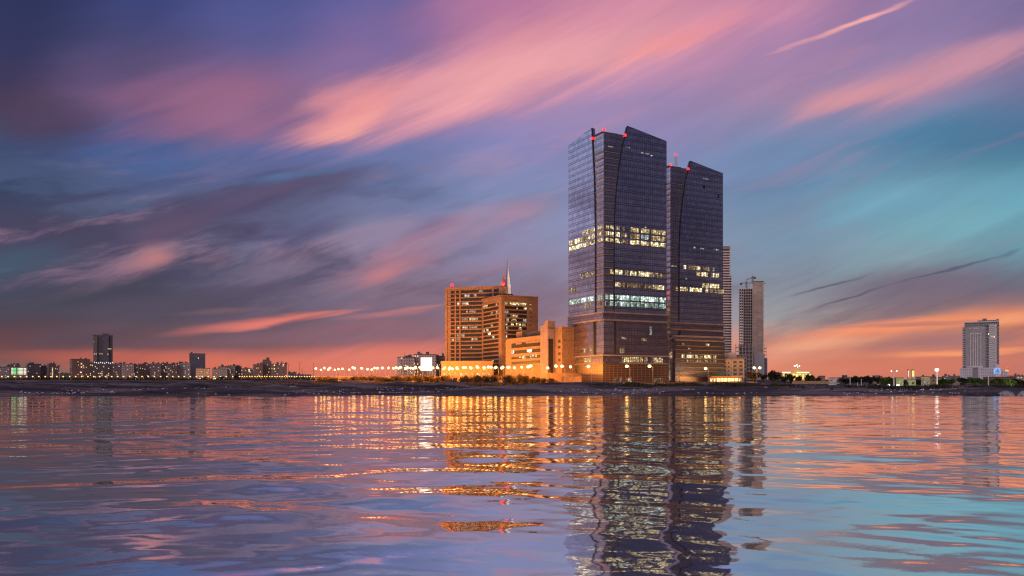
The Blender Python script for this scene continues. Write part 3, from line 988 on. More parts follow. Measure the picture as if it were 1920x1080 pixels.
C2 = (X(1257, 600), 600.0)
W2 = Wall(C2, DR)
L2 = []
for (y0, y1, px, lst) in (
    (497.5, 505, 1283, [('R', 1281, 1286, 'W'), ('R', 1290.5, 1298.6, 'd'), ('R', 1299.7, 1306, 'w'), ('R', 1306, 1312, 'W'), ('R', 1316, 1330, 'd'), ('R', 1335, 1339, 'e')]),
    (511, 519, 1320, [('R', 1305, 1312, 'w'), ('R', 1314.5, 1326, 'W'), ('R', 1333, 1339, 'W'), ('R', 1339.5, 1347, 'w')]),
    (532.5, 541, 1338, [('R', 1315.5, 1328, 'w'), ('R', 1330, 1347.5, 'W')]),
    (538.5, 546.5, 1283, [('r', 1266.5, 1271, 'w'), ('R', 1274.5, 1280.5, 'W'), ('R', 1282, 1289, 'w'), ('R', 1292.5, 1298, 'W'), ('R', 1298.6, 1315, 'W'), ('R', 1322, 1328, 'w'), ('R', 1330, 1346, 'd'), ('R', 1347, 1356, 'w')]),
):
    z0, z1 = zr(W2, px, y0, y1)
    for s, a, b_, m in lst: L2.append((s, a, b_, z0 + .2, z1, m))
L2 += [('r', 1259, 1268, W2.z(1262, 500.5), W2.z(1262, 497.5), 'e'), ('R', 1285, 1287, W2.z(1286, 524), W2.z(1286, 521.5), 'C'), ('R', 1318, 1328, W2.z(1322, 336.5), W2.z(1322, 334.8), 'e'),
       ('R', 1300, 1304, 103, 104.2, 'e'), ('R', 1312, 1319, 103, 103.8, 'e'), ('R', 1337, 1347, 103, 104, 'e')]
t2 = glass_tower(C2, gz(600), "right glass tower set back behind the other, with a red beacon on a roof mast",
                 [lambda W, V: W.p(.2, 160.4, -.4), lambda W, V: W.p(9.5, 170.3, -6), lambda W, V: W.p(15.4, 158.6 + .6, .55)], L2, pod2)
mb = MB()
for a, b_ in ((0, 0), (1.2, 0), (1.2, 1.2), (0, 1.2)):
    q = np.array(W2.xy(8.9 + a, -6.6 + b_)); mb.tube([(q[0], q[1], 158.6), (q[0], q[1], 168.4)], [.16, .16], 5)
for z in np.arange(160, 168.5, 1.4):
    a, b_ = W2.p(8.9, z, -6.6), W2.p(10.1, z + .7, -5.4)
    mb.tube([a, b_], [.09, .09], 4)
    mb.tube([W2.p(10.1, z, -6.6), W2.p(8.9, z + .7, -5.4)], [.09, .09], 4)
mb.build("roof_mast", solid("mast_paint", (.6, .45, .42), .6), t2)
for Q, root_ in ((W1, None),):
    pass
# open vent panels in the facades
for Q, px, py, w_, h_, nm in ((W2, 1317, 351, 2.0, 2.4, 'd'), (W2, 1344.5, 368, 1.6, 2.4, 'd')):
    q = MB(); t0 = Q.t(px); z0 = Q.z(px, py + 3); Q.panel(q, t0, t0 + w_, z0, z0 + h_, .4, .62); q.build("open_vent", M_DARK, t2)

# ------------------------------------------------------------------ hotel, office blocks
M_TERRA = stone("terracotta_cladding", (.27, .145, .08), 1.2, .8)
M_TERRA2 = stone("sand_cladding", (.28, .155, .08), 1.4, .7)
M_BAND = glass_wall("hotel_glazing", (.035, .03, .034), (.03, .02, .015), cw=1.1, ch=3.0, lw=.16, rough=.3, spandrel=.0, metal=.0, spec=.06)
M_PINK = stone("pale_pink_panels", (.30, .20, .17), 1.6, 1.0)


def lit_in_band(Q, parent, t0, t1, z0, z1, off, k):
    q = MB(); Q.panel(q, t0, t1, z0, z1, off - .2, off + .05); return q.build("lit_window", LM[k], parent)


def hotel_rear():
    o = (X(835, 690), 690.0)
    Q = Wall(o, (.957, -.291))
    root = thing("hotel_tower", (o[0], o[1], gz(690)), "broad brown hotel tower with red lamps at both ends of its roof", "hotel")
    top, b0 = 84.3, gz(690)
    te = 49.5
    mb = MB()
    bk = np.array((.291, .957)) * 20
    mb.prism([Q.xy(0), Q.xy(te), tuple(np.array(Q.xy(te)) + bk), tuple(np.array(Q.xy(0)) + bk)], b0 - 1, top)
    mb.build("wall", M_TERRA, root)
    fh = 3.18
    segs = [(845, 853.5), (855.5, 862), (864, 923), (926.5, 938)]
    z = top - 4.6
    k = 0
    while z > b0 + 6:
        for a, b_ in segs:
            q = MB(); Q.panel(q, Q.t(a), Q.t(b_), z, z + 2.3, .0, .05); q.build("window_band", M_BAND, root) if False else None
        m = MB()
        for a, b_ in segs: Q.panel(m, Q.t(a), Q.t(b_), z, z + 2.35, .005, .06)
        m.build("window_band", M_BAND, root)
        z -= fh; k += 1
    # slab nosings and piers stand proud of the glazing
    z = top - 4.6
    i = 0
    while z > b0 + 6:
        m = MB(); Q.panel(m, 0, Q.t(938), z + 2.35, z + fh, .01, .45); m.build("floor_band", M_TERRA, root)
        z -= fh; i += 1
    for a, b_ in ((835, 839), (853.2, 855.6), (861.8, 864.2), (922.8, 926.6)):
        m = MB(); Q.panel(m, Q.t(a), Q.t(b_), b0, top - 1, .012, .75); m.build("pier", M_TERRA, root)
    m = MB(); Q.panel(m, -.4, te + .3, top - 1.4, top + .4, -.3, .9); m.build("parapet", M_TERRA, root)
    rows_ = [(1, 871, 880, 'c'), (1, 888, 893, 'd'), (3, 857, 861.5, 'W'), (3, 866, 879, 'w'), (5, 874, 877, 'w'), (5, 880, 892, 'd'), (7, 880, 896, 'w'), (7, 866, 877, 'd'), (9, 866, 877, 'w'), (9, 880, 895, 'd'), (9, 857, 861, 'w'),
             (11, 857, 861, 'd'), (11, 864, 871, 'c'), (12, 847, 852, 'w'), (12, 856, 861, 'd'), (12, 884, 895, 'w'), (0, 898, 905, 'e'), (14, 883, 884, 'w')]
    for r_, a, b_, kk in rows_:
        z = top - 4.6 - r_ * fh
        lit_in_band(Q, root, Q.t(a), Q.t(b_), z + .3, z + 2.0, .05, kk)
    beacon(root, Q.p(Q.t(846.5), top + 2.4, -1), 1.3, 7000)
    # roof blades and needle behind the front block
    m = MB()
    cxx, D = X(945.5, 668), 668.0
    zb, zt = Z(553, D), Z(506, D)
    m.prism([(cxx - 4.2, D), (cxx + 3.4, D + .6), (cxx + .2, D + 6)], zb - 3, zt - 12)
    m.v = []; m.f = []; m.u = []; m.mi = []
    base3 = [(cxx - 4.2, D, zb - 4), (cxx + 3.4, D + .6, zb - 4), (cxx, D + 5, zb - 4)]
    apex = (cxx, D + 2, zt)
    for i in range(3): m.face([base3[i], base3[(i + 1) % 3], apex])
    m.build("spire", solid("spire_red", (.35, .12, .09), .5), root)
    cxx = X(954.3, 668)
    zb, zt = Z(556, D), Z(491, D)
    m = MB()
    m.tube([(cxx, D, zb - 4), (cxx, D, zb + 8), (cxx - .3, D, zb + 16), (cxx - .1, D, zt)], [1.7, 1.35, .7, .12], 8)
    m.build("spire", solid("spire_white", (.8, .78, .74), .45), root, smooth=True)
    m = MB(); m.tube([(cxx - 2, D, zb - 4), (cxx - 2, D, zb + 12), (cxx - 1.2, D, zt + 2)], [.25, .3, .1], 6); m.build("spire_rib", M_DARK, root)
    light_point("uplight", (cxx + 1 - o[0], D - 7 - o[1], zb + 3 - b0), (1, .88, .72), 16000, .3, root)
    beacon(root, (X(942.8, 660), 660, Z(532, 660)), 1.5, 12000)
    m = MB(); xx = X(942.8, 660); m.box(xx - 3, xx + 4, 661, 668, Z(553, 660) - 2, Z(537, 660)); m.build("lift_house", M_TERRA, root)


hotel_rear()


def hotel_front():
    C = (X(941, 650), 650.0)
    W, V = Wall(C, DR), Wall(C, DL, flip=True)
    b0, top = gz(650), 73.6
    root = thing("hotel_block", (C[0], C[1], b0), "orange-lit corner block with rows of windows, its brightest windows at the top", "hotel")
    TR, TL = 31.0, 42.6
    mb = MB()
    mb.prism([C, W.xy(TR), tuple(np.array(W.xy(TR)) + np.array(V.d) * TL), V.xy(TL)], b0 - 1, top)
    mb.build("wall", M_TERRA, root)
    fh = 3.15
    z0 = top - 6.4
    n = 0
    z = z0
    while z > b0 + 4:
        m = MB()
        V.panel(m, 4.5, 33, z, z + 2.1, .005, .06); W.panel(m, 2.4, W.t(988), z, z + 2.1, .006, .06)
        m.build("window_band", M_BAND, root)
        m = MB()
        V.panel(m, 1.5, 41, z + 2.1, z + fh, .01, .4); W.panel(m, 2.0, W.t(988), z + 2.1, z + fh, .012, .4)
        m.build("floor_band", M_TERRA, root)
        z -= fh; n += 1
    m = MB(); W.panel(m, -.6, 2.3, b0, top - .3, .01, .7); V.panel(m, 0, 4.2, b0, top - .3, .011, .7); m.build("pier", M_TERRA, root)
    m = MB(); V.panel(m, 33.6, 36.2, b0, top - 2.5, .012, .5); m.build("pier", M_TERRA, root)
    m = MB(); V.panel(m, 40.4, 42.8, b0, top - .4, .012, .6); m.build("pier", M_TERRA, root)
    m = MB(); W.panel(m, W.t(988), TR + .1, b0, top - .2, .01, .55); m.build("pier", M_TERRA, root)
    m = MB(); W.panel(m, -.8, TR + .3, top, top + 1, -1, .8); V.panel(m, .2, TL + .2, top, top + 1, -1, .8); m.build("parapet", M_TERRA, root)
    m = MB(); a = np.array(W.xy(2, -5)); b_ = np.array(W.xy(12, -5)); dd = np.array(V.d) * 9
    m.prism([tuple(a), tuple(b_), tuple(b_ + dd), tuple(a + dd)], top, top + 2.6); m.build("plant_room", M_DARK, root)
    for r_, a, b_, kk in [(0, 946, 953, 'w'), (0, 956, 973, 'W'), (0, 973, 987, 'W'), (1, 982, 987.5, 'W'), (1, 969, 970, 'w'), (2, 946, 953, 'c'), (3, 957, 971, 'w'), (3, 946, 951, 'd'), (4, 949, 954, 'c'), (4, 959, 968, 'w'), (4, 980, 987.5, 'c'),
                          (5, 948, 952, 'w'), (5, 958, 963, 'W'), (5, 967, 970, 'W'), (5, 971.5, 976.5, 'W'), (5, 979, 985, 'w'), (6, 949, 953, 'c'), (6, 972, 978, 'w'), (7, 946, 952, 'd'), (8, 948, 951, 'w'), (10, 946, 948, 'w')]:
        z = z0 - r_ * fh
        lit_in_band(W, root, W.t(a), W.t(b_), z + .1, z + 2.0, .06, kk)
    for r_, a, b_, kk in [(0, 901, 914, 'W'), (0, 930, 933, 'w'), (2, 930, 934, 'w'), (2, 920, 925, 'd'), (5, 920, 924, 'w'), (6, 905, 909, 'w'), (6, 912, 916, 'c'), (7, 915, 920, 'W'), (8, 923, 927, 'C'), (9, 901, 905, 'w'), (14, 921, 926, 'w'), (3, 930, 933, 'd')]:
        z = z0 - r_ * fh
        t0, t1 = sorted((V.t(a), V.t(b_)))
        lit_in_band(V, root, t0, t1, z + .1, z + 2.0, .06, kk)
    # slit windows in the blank end
    for r_, kk in ((0, 'w'), (1, 'w'), (2, None), (3, None), (4, None), (5, None), (7, 'w')):
        z = z0 - r_ * fh
        q = MB(); W.panel(q, W.t(992), W.t(996.5), z + .5, z + 1.1, .4, .6); q.build("slit_window", LM[kk] if kk else M_DARK, root)


hotel_front()


def office():
    D0 = 560.0
    C = (X(1021, D0), D0)
    V = Wall(C, DL, flip=True)
    b0 = gz(575)
    root = thing("office_building", (C[0], C[1], b0), "low orange-lit office building of joined blocks left of the glass towers", "building")
    t_l = V.t(948)
    top = 38.2
    back = np.array(DR) * 26
    mb = MB()
    a, b_ = np.array(V.xy(0)), np.array(V.xy(t_l))
    mb.prism([tuple(a), tuple(a + back), tuple(b_ + back), tuple(b_)], b0 - 1.5, top)
    mb.build("wall", M_TERRA2, root)
    # ribbon windows: each floor its own band, floor bands proud
    for y0, y1 in ((638.5, 649), (652.5, 660), (664, 670.2), (673.3, 680)):
        z1, z0 = V.z(970, y0 + 4.6), V.z(970, y1 + 3.4)
        q = MB(); V.panel(q, V.t(1020), V.t(959), z0, z1, .005, .06); q.build("window_band", M_BAND, root)
        q = MB(); V.panel(q, V.t(1020.5), V.t(958.5), z0 - 1.5, z0, .01, .8); q.build("floor_band", M_TERRA2, root)
    z1, z0 = V.z(970, 643), V.z(970, 652.4)
    for p0, p1 in ((979, 968), (1020, 987)):
        q = MB(); V.panel(q, *sorted((V.t(p0), V.t(p1))), z1 - 1.1, z1, .05, .5); q.build("window_hood", M_TERRA2, root)
    for p0, p1, y0, y1, k in ((964, 959.6, 657, 663, 'C'), (997.5, 988, 655, 661, 'C'), (977, 973, 668, 671, 'c'), (986.5, 979, 667, 672.5, 'w'), (1001, 994, 665, 670, 'c'), (1007, 1004, 664, 669, 'c')):
        z1, z0 = V.z((p0 + p1) / 2, y0), V.z((p0 + p1) / 2, y1)
        lit_in_band(V, root, *sorted((V.t(p0), V.t(p1))), z0, z1, .06, k)
    # dark penthouse set back
    q = MB(); o2 = np.array(V.xy(4, -7)); o3 = np.array(V.xy(40, -7)); bk = np.array(DR) * 12
    q.prism([tuple(o2), tuple(o2 + bk), tuple(o3 + bk), tuple(o3)], top, top + 4.2); q.build("penthouse", M_ROOF, root)
    q = MB(); o2 = np.array(V.xy(41, -5)); o3 = np.array(V.xy(50, -5)); bk = np.array(DR) * 8
    q.prism([tuple(o2), tuple(o2 + bk), tuple(o3 + bk), tuple(o3)], top, top + 5.0); q.build("stair_head", M_TERRA2, root)
    # lift tower
    C3 = (X(1027, 552), 552.0)
    A, B = Wall(C3, DR), Wall(C3, DL, flip=True)
    ta, tb = A.t(1041), B.t(1021.0)
    q = MB()
    q.prism([C3, A.xy(ta), tuple(np.array(A.xy(ta)) + np.array(DL) * tb), B.xy(tb)], b0 - 2, 46.9)
    lt = q.build("lift_tower", M_PINK, root)
    q = MB(); A.panel(q, A.t(1028.5), A.t(1037), Z(700, 552), Z(635, 552), .01, .07); q.build("stair_window", M_BAND, root)
    q = MB(); A.panel(q, -.3, ta + .1, Z(616, 552), Z(614, 552), .01, .4); q.build("cornice", M_ROOF, root)
    q = MB(); B.panel(q, tb, tb + 6, b0, Z(610, 556), -4, -.2); q.build("side_shaft", M_PINK, root)
    # end block
    C4 = (X(1054, 545), 545.0)
    A, B = Wall(C4, DR), Wall(C4, DL, flip=True)
    ta, tb = A.t(1084.5), B.t(1041)
    q = MB(); q.prism([C4, A.xy(ta), tuple(np.array(A.xy(ta)) + np.array(DL) * tb), B.xy(tb)], b0 - 2, 42.0)
    q.build("end_block", M_TERRA2, root)
    q = MB(); A.panel(q, -.4, ta + .1, 41.3, 42.5, -.2, .35); B.panel(q, 0, tb, 41.3, 42.5, -.2, .35); q.build("parapet", M_TERRA, root)
    for y in (637, 648, 660.5, 672.5):
        q = MB(); B.panel(q, *sorted((B.t(1051), B.t(1047))), B.z(1049, y + 5.5), B.z(1049, y), .01, .08); q.build("window", M_DARK if y != 648 else WARMD, root)
    for px, y in [(1061.5 + 4 * i, 620) for i in range(3)] + [(1057.5 + 4 * i, 637) for i in range(5)]:
        q = MB(); A.panel(q, A.t(px), A.t(px + 1.8), A.z(px, y + 1.4), A.z(px, y), .01, .08); q.build("vent_hole", M_DARK, root)
    # low service wing at street level
    q = MB(); A.panel(q, -16, ta + 2, b0 - 2, Z(700, 545), .1, 9); q.build("service_wing", M_TERRA2, root)


office()


def annex_wall():
    D0, D1 = 520.0, 640.0
    p0, p1 = (X(1090, D0), D0), (X(838, D1), D1)
    Q = Wall(p1, (p0[0] - p1[0], p0[1] - p1[1]))
    L = math.hypot(p0[0] - p1[0], p0[1] - p1[1])
    root = thing("boundary_wall", (p1[0], p1[1], gz(D1)), "long sunlit-yellow boundary wall behind the street lamps and bushes", "wall")
    root['label'] = "long tan boundary wall lit yellow by street lamps behind the bushes"
    n = 14
    m = MB()
    for i in range(n):
        a, b_ = L * i / n, L * (i + 1) / n
        g = gz(Q.D((a + b_) / 2))
        Q.panel(m, a + .01, b_ - .01, g - 2, g + 4.2, 0, .35)
    m.build("wall_panel", M_TERRA2, root)
    for i in range(n + 1):
        a = L * i / n
        g = gz(Q.D(a))
        m = MB(); Q.panel(m, a - .35, a + .35, g - 2, g + 4.7, -.15, .55); m.build("post", M_TERRA, root)


annex_wall()
m = MB()
Dp = 655.0
tag(None or (lambda r: r)(thing("hotel_podium", (X(890, Dp), Dp, gz(Dp)), "low lamp-lit hall under the brown hotel tower", "building")), None, None)
pod = [o for o in COL.objects if o.name == "hotel_podium"][0]
m.box(X(832, Dp), X(925, Dp), Dp - 22, Dp + 4, gz(Dp) - 2, Z(681, Dp)); m.build("wall", M_TERRA2, pod)
m = MB(); m.box(X(831, Dp), X(926, Dp), Dp - 23, Dp - 21.8, Z(681, Dp) - 1, Z(679, Dp)); m.build("cornice", M_TERRA, pod)
for i in range(9):
    m = MB(); a = X(836 + i * 10, Dp); m.box(a, a + 2.6, Dp - 22.1, Dp - 21.9, gz(Dp) + 2.6, gz(Dp) + 6); m.build("window", WARMD if i % 3 else WARM, pod)


# ------------------------------------------------------------------ striped tower, building site, apartment block
def striped():
    D = 1000.0
    x0, x1 = X(1335, D), X(1369.5, D)
    b0, top = gz(D), Z(468, D)
    root = thing("banded_tower", (x1, D, b0), "slim tower striped with pale balcony slabs, half hidden by the right glass tower", "tower")
    m = MB(); m.box(x0, x1 - 1, D, D + 24, b0 - 1, top); m.build("wall", solid("dark_red_render", (.16, .085, .075), .7), root)
    n = 48
    fh = (top - b0 - 6) / n
    for i in range(n):
        z = b0 + 6 + i * fh
        m = MB(); xx = x1 + (.9 if z < Z(518, D) else 0)
        m.box(x0, xx, D - 1.6, D + 25, z, z + fh * .42); m.build("balcony_slab", solid("pale_slab", (.74, .60, .55), .7), root)
    m = MB(); m.box(x1 + .1, x1 + .9, D - 1.2, D + 10, b0, Z(518, D)); m.build("fin", M_DARK, root)
    for i in range(4):
        m = MB(); z = top + .6 + i * 1.0; m.box(x0, x1 + .3 - i * .2, D - 1.2, D + 20, z, z + .35); m.build("roof_rail", solid("pale_slab", (.74, .60, .55), .7), root)


striped()


def building_site():
    D = 1100.0
    b0 = gz(D)
    root = thing("unfinished_tower", (X(1410, D), D, b0), "bare concrete tower under construction with an open frame beside a solid shaft", "tower")
    conc = solid("raw_concrete", (.68, .55, .48), .9)
    conc2 = stone("shuttered_concrete", (.62, .44, .32), 6, 3.4)
    x0, x1, x2 = X(1385.5, D), X(1411.5, D), X(1431.5, D)
    top, topc = Z(541, D), Z(529.5, D)
    fh = 3.55
    z = b0
    k = 0
    while z < top:
        m = MB(); m.box(x0 - .3, x1, D - .3, D + 22, z, z + .55); m.build("floor_slab", conc, root)
        z += fh; k += 1
    nc = 7
    for i in range(nc):
        a = x0 + (x1 - x0 - .8) * i / (nc - 1)
        for dy in (0, 10.5, 21):
            m = MB(); m.box(a, a + .75, D + dy, D + dy + .75, b0, top + (1.5 if i % 2 else 0)); m.build("column", conc, root)
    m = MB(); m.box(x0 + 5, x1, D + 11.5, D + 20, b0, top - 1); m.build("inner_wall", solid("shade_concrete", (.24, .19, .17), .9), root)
    m = MB(); m.box(x1, x2, D - 1.5, D + 20, Z(700, D), topc); m.build("core_shaft", conc2, root)
    m = MB(); m.box(x1 - .2, x2 + .2, D - 1.8, D + 20, topc, topc + 1.2); m.build("formwork", solid("formwork", (.16, .12, .09), .8), root)
    z = b0 + 30
    i = 0
    while z < topc - 2:
        m = MB(); m.box(x2 - .3, x2 + 1.5, D - 2, D - 1, z, z + .25); m.build("scaffold_deck", conc, root); z += 7.1; i += 1
    # lower frame
    xa = X(1379, D)
    zt = Z(646, D)
    z = b0
    while z < zt:
        m = MB(); m.box(xa, x1 - .05, D - 8, D - .35, z, z + .6); m.build("floor_slab", conc, root); z += 5.2
    for i in range(6):
        a = xa + (x1 - xa - 1) * i / 5
        m = MB(); m.box(a, a + .9, D - 8.1, D - 7.2, b0, zt + .4); m.build("column", conc, root)
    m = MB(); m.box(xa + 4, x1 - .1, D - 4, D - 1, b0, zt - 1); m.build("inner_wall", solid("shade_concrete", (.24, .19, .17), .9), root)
    m = MB(); m.box(X(1414, D), X(1433, D), D - 6, D - 1.6, b0 - 1, Z(664, D)); m.build("base_block", solid("pale_render", (.48, .42, .42), .8), root)
    m = MB(); m.box(X(1432.2, D), X(1438.5, D), D - 3, D + 14, b0 - 1, Z(672, D)); m.build("side_block", solid("slate_render", (.17, .17, .21), .8), root)
    for i in range(4):
        m = MB(); z = Z(672, D) + i * 4.2; m.box(X(1432.2, D), X(1437, D), D - 2, D + 12, z, z + .5); m.build("floor_slab", conc, root)
    for a in (1433, 1436.4):
        m = MB(); m.box(X(a, D), X(a, D) + .5, D - 2, D - 1.4, Z(672, D), Z(648, D)); m.build("column", conc, root)

    face_viewpoint(root)
    steel = solid("crane_steel", (.30, .22, .17), .6)

    def crane(px, ybase, ytop, jib0, jib1, lab, tilt=0.0, dy=8):
        cx, DD = X(px, D), D + dy
        zb, zt_ = Z(ybase, D), Z(ytop, D)
        r = thing("tower_crane", (cx, DD, zb), lab, "crane")
        m = MB()
        for ax in (-.8, .8):
            for ay in (-.8, .8): m.tube([(cx + ax, DD + ay, zb), (cx + ax, DD + ay, zt_ + 1)], [.22, .22], 4)
        z = zb
        while z < zt_ - 1:
            m.tube([(cx - .8, DD - .8, z), (cx + .8, DD - .8, z + 1.8)], [.14, .14], 4)
            m.tube([(cx + .8, DD - .8, z), (cx - .8, DD - .8, z + 1.8)], [.14, .14], 4)
            z += 1.8
        m.build("mast", steel, r)
        xa_, xb = X(jib0, D), X(jib1, D)
        za, zb_ = zt_ - (cx - xa_) * tilt, zt_ + (xb - cx) * tilt
        m = MB()
        m.tube([(xa_, DD, za), (xb, DD, zb_)], [.22, .22], 4)
        m.tube([(xa_, DD, za + .2), (cx, DD, zt_ + 1.5), (xb, DD, zb_ + .2)], [.14, .2, .14], 4)
        n = 12
        for i in range(n):
            q = i / n
            a = np.array((xa_, DD, za)) * (1 - q) + np.array((xb, DD, zb_)) * q
            m.tube([tuple(a), tuple(a + np.array((.8, 0, .9)))], [.1, .1], 4)
        m.build("jib", steel, r)
        m = MB(); m.box(cx - 1, cx + 1, DD - 1, DD + 1, zt_ - .4, zt_ + 1.9); m.build("cab", steel, r)
        m = MB(); ex = xa_ if abs(xa_ - cx) < abs(xb - cx) else xb
        ez = za if ex == xa_ else zb_
        m.box(ex - 1.2, ex + 1.2, DD - .8, DD + .8, ez - 2, ez); m.build("counterweight", M_DARK, r)
        m = MB(); m.tube([(cx, DD, zt_ + 1.5), (cx, DD, zt_ + 4.4)], [.35, .12], 5); m.build("apex", steel, r)
    crane(1414.3, 529, 519.5, 1401.5, 1418.5, "tower crane with a steeply raised jib on the solid shaft of the unfinished tower", .32)
    crane(1405.2, 541, 528.5, 1395, 1443, "tower crane with a long level jib on the open frame of the unfinished tower", 0.0, 14)


building_site()


def apartments():
    D = 625.0
    b0 = gz(D)
    x0, x1 = X(1355.5, D), X(1394.8, D)
    top = Z(673, D)
    root = thing("apartment_block", ((x0 + x1) / 2, D, b0), "cream apartment block brightly lit orange beside the right glass tower", "building")
    cream = stone("cream_render", (.52, .42, .31), 3, 3)
    m = MB(); m.box(x0, x1, D, D + 16, b0 - 1, top); m.build("wall", cream, root)
    m = MB(); m.box(x0 - .3, x1 + .5, D - .6, D + 16.5, top, top + .7); m.build("roof_slab", solid("roof_tile_red", (.3, .16, .11), .8), root)
    for r_ in range(5):
        z = top - 3.4 - r_ * 3.0
        for a in (1358.3, 1365.0):
            m = MB(); xx = X(a, D); m.box(xx, xx + 1.0, D - .06, D + .2, z, z + 1.3); m.build("window", M_DARK, root)
        for a in (1375.0, 1386.0):
            xx = X(a, D)
            m = MB(); m.box(xx, xx + 2.4, D - .05, D + .2, z - .2, z + 1.9); m.build("balcony_door", solid("brown_door", (.14, .08, .05), .7), root)
            m = MB(); m.box(xx - .2, xx + 2.6, D - 1.1, D - .07, z - .6, z + .25); m.build("balcony", cream, root)
    for a in (1372, 1382.5, 1393):
        m = MB(); xx = X(a, D); m.box(xx, xx + .8, D - 1.2, D - .02, b0, top); m.build("pier", cream, root)
    # curved stair head
    m = MB(); xa, xb = X(1359, D), X(1381, D); n = 10
    pts = [(xa, top + .72)] + [(xa + (xb - xa) * (.5 - .5 * math.cos(math.pi * i / n)), top + 3 + 2.2 * math.sin(math.pi * i / n)) for i in range(n + 1)] + [(xb, top + .72)]
    Wall((0, D + 5), (1, 0)).poly(m, pts, -6, 0); m.build("stair_head", solid("pale_render", (.48, .42, .42), .8), root)
    face_viewpoint(root)
    r2 = thing("apartment_block", (X(1390, 680), 680, gz(680)), "pale rear block partly hidden behind the cream apartment block", "building")
    m = MB(); m.box(X(1380, 680), X(1400.5, 680), 680, 700, gz(680) - 1, Z(666, 680)); m.build("wall", window_wall("pale_rear", (.42, .34, .31), (.06, .05, .05), 3, 3.1, .35, .45, .03), r2)
    m = MB(); m.box(X(1379.6, 680), X(1401, 680), 679.5, 700.5, Z(666, 680), Z(664.8, 680)); m.build("roof_slab", solid("pale_render", (.48, .42, .42), .8), r2)
    # lit arcade at the foot
    m = MB(); m.box(X(1331, 600), X(1394, 600), 596, 604, gz(600) + 3.6, gz(600) + 4.2)
    r3 = thing("shop_row", (X(1360, 600), 600, gz(600)), "row of glowing shopfronts under a flat canopy below the cream apartments", "shops")
    m.build("canopy", M_TERRA2, r3)
    m = MB(); m.box(X(1332, 600), X(1393, 600), 603, 607, gz(600) - 1, gz(600) + 3.6); m.build("wall", M_TERRA2, r3)
    for px_, w_ in ((1338, 2500), (1352, 5000), (1368, 9000), (1385, 8000)):
        light_point("canopy_fill", (X(px_, 594) - X(1360, 600), -9, 3.2), SODIUM, w_, .6, r3)  # unseen points added in front of the canopy to brighten the apartments
    for i in range(9):
        m = MB(); a = X(1333 + i * 6.7, 600); m.box(a, a + 2.0, 602.8, 602.98, gz(600) + .2, gz(600) + 3); m.build("shopfront", emit("shop_glow", (1, .66, .25), 2.2) if 1 < i < 8 else WARMB, r3)


apartments()


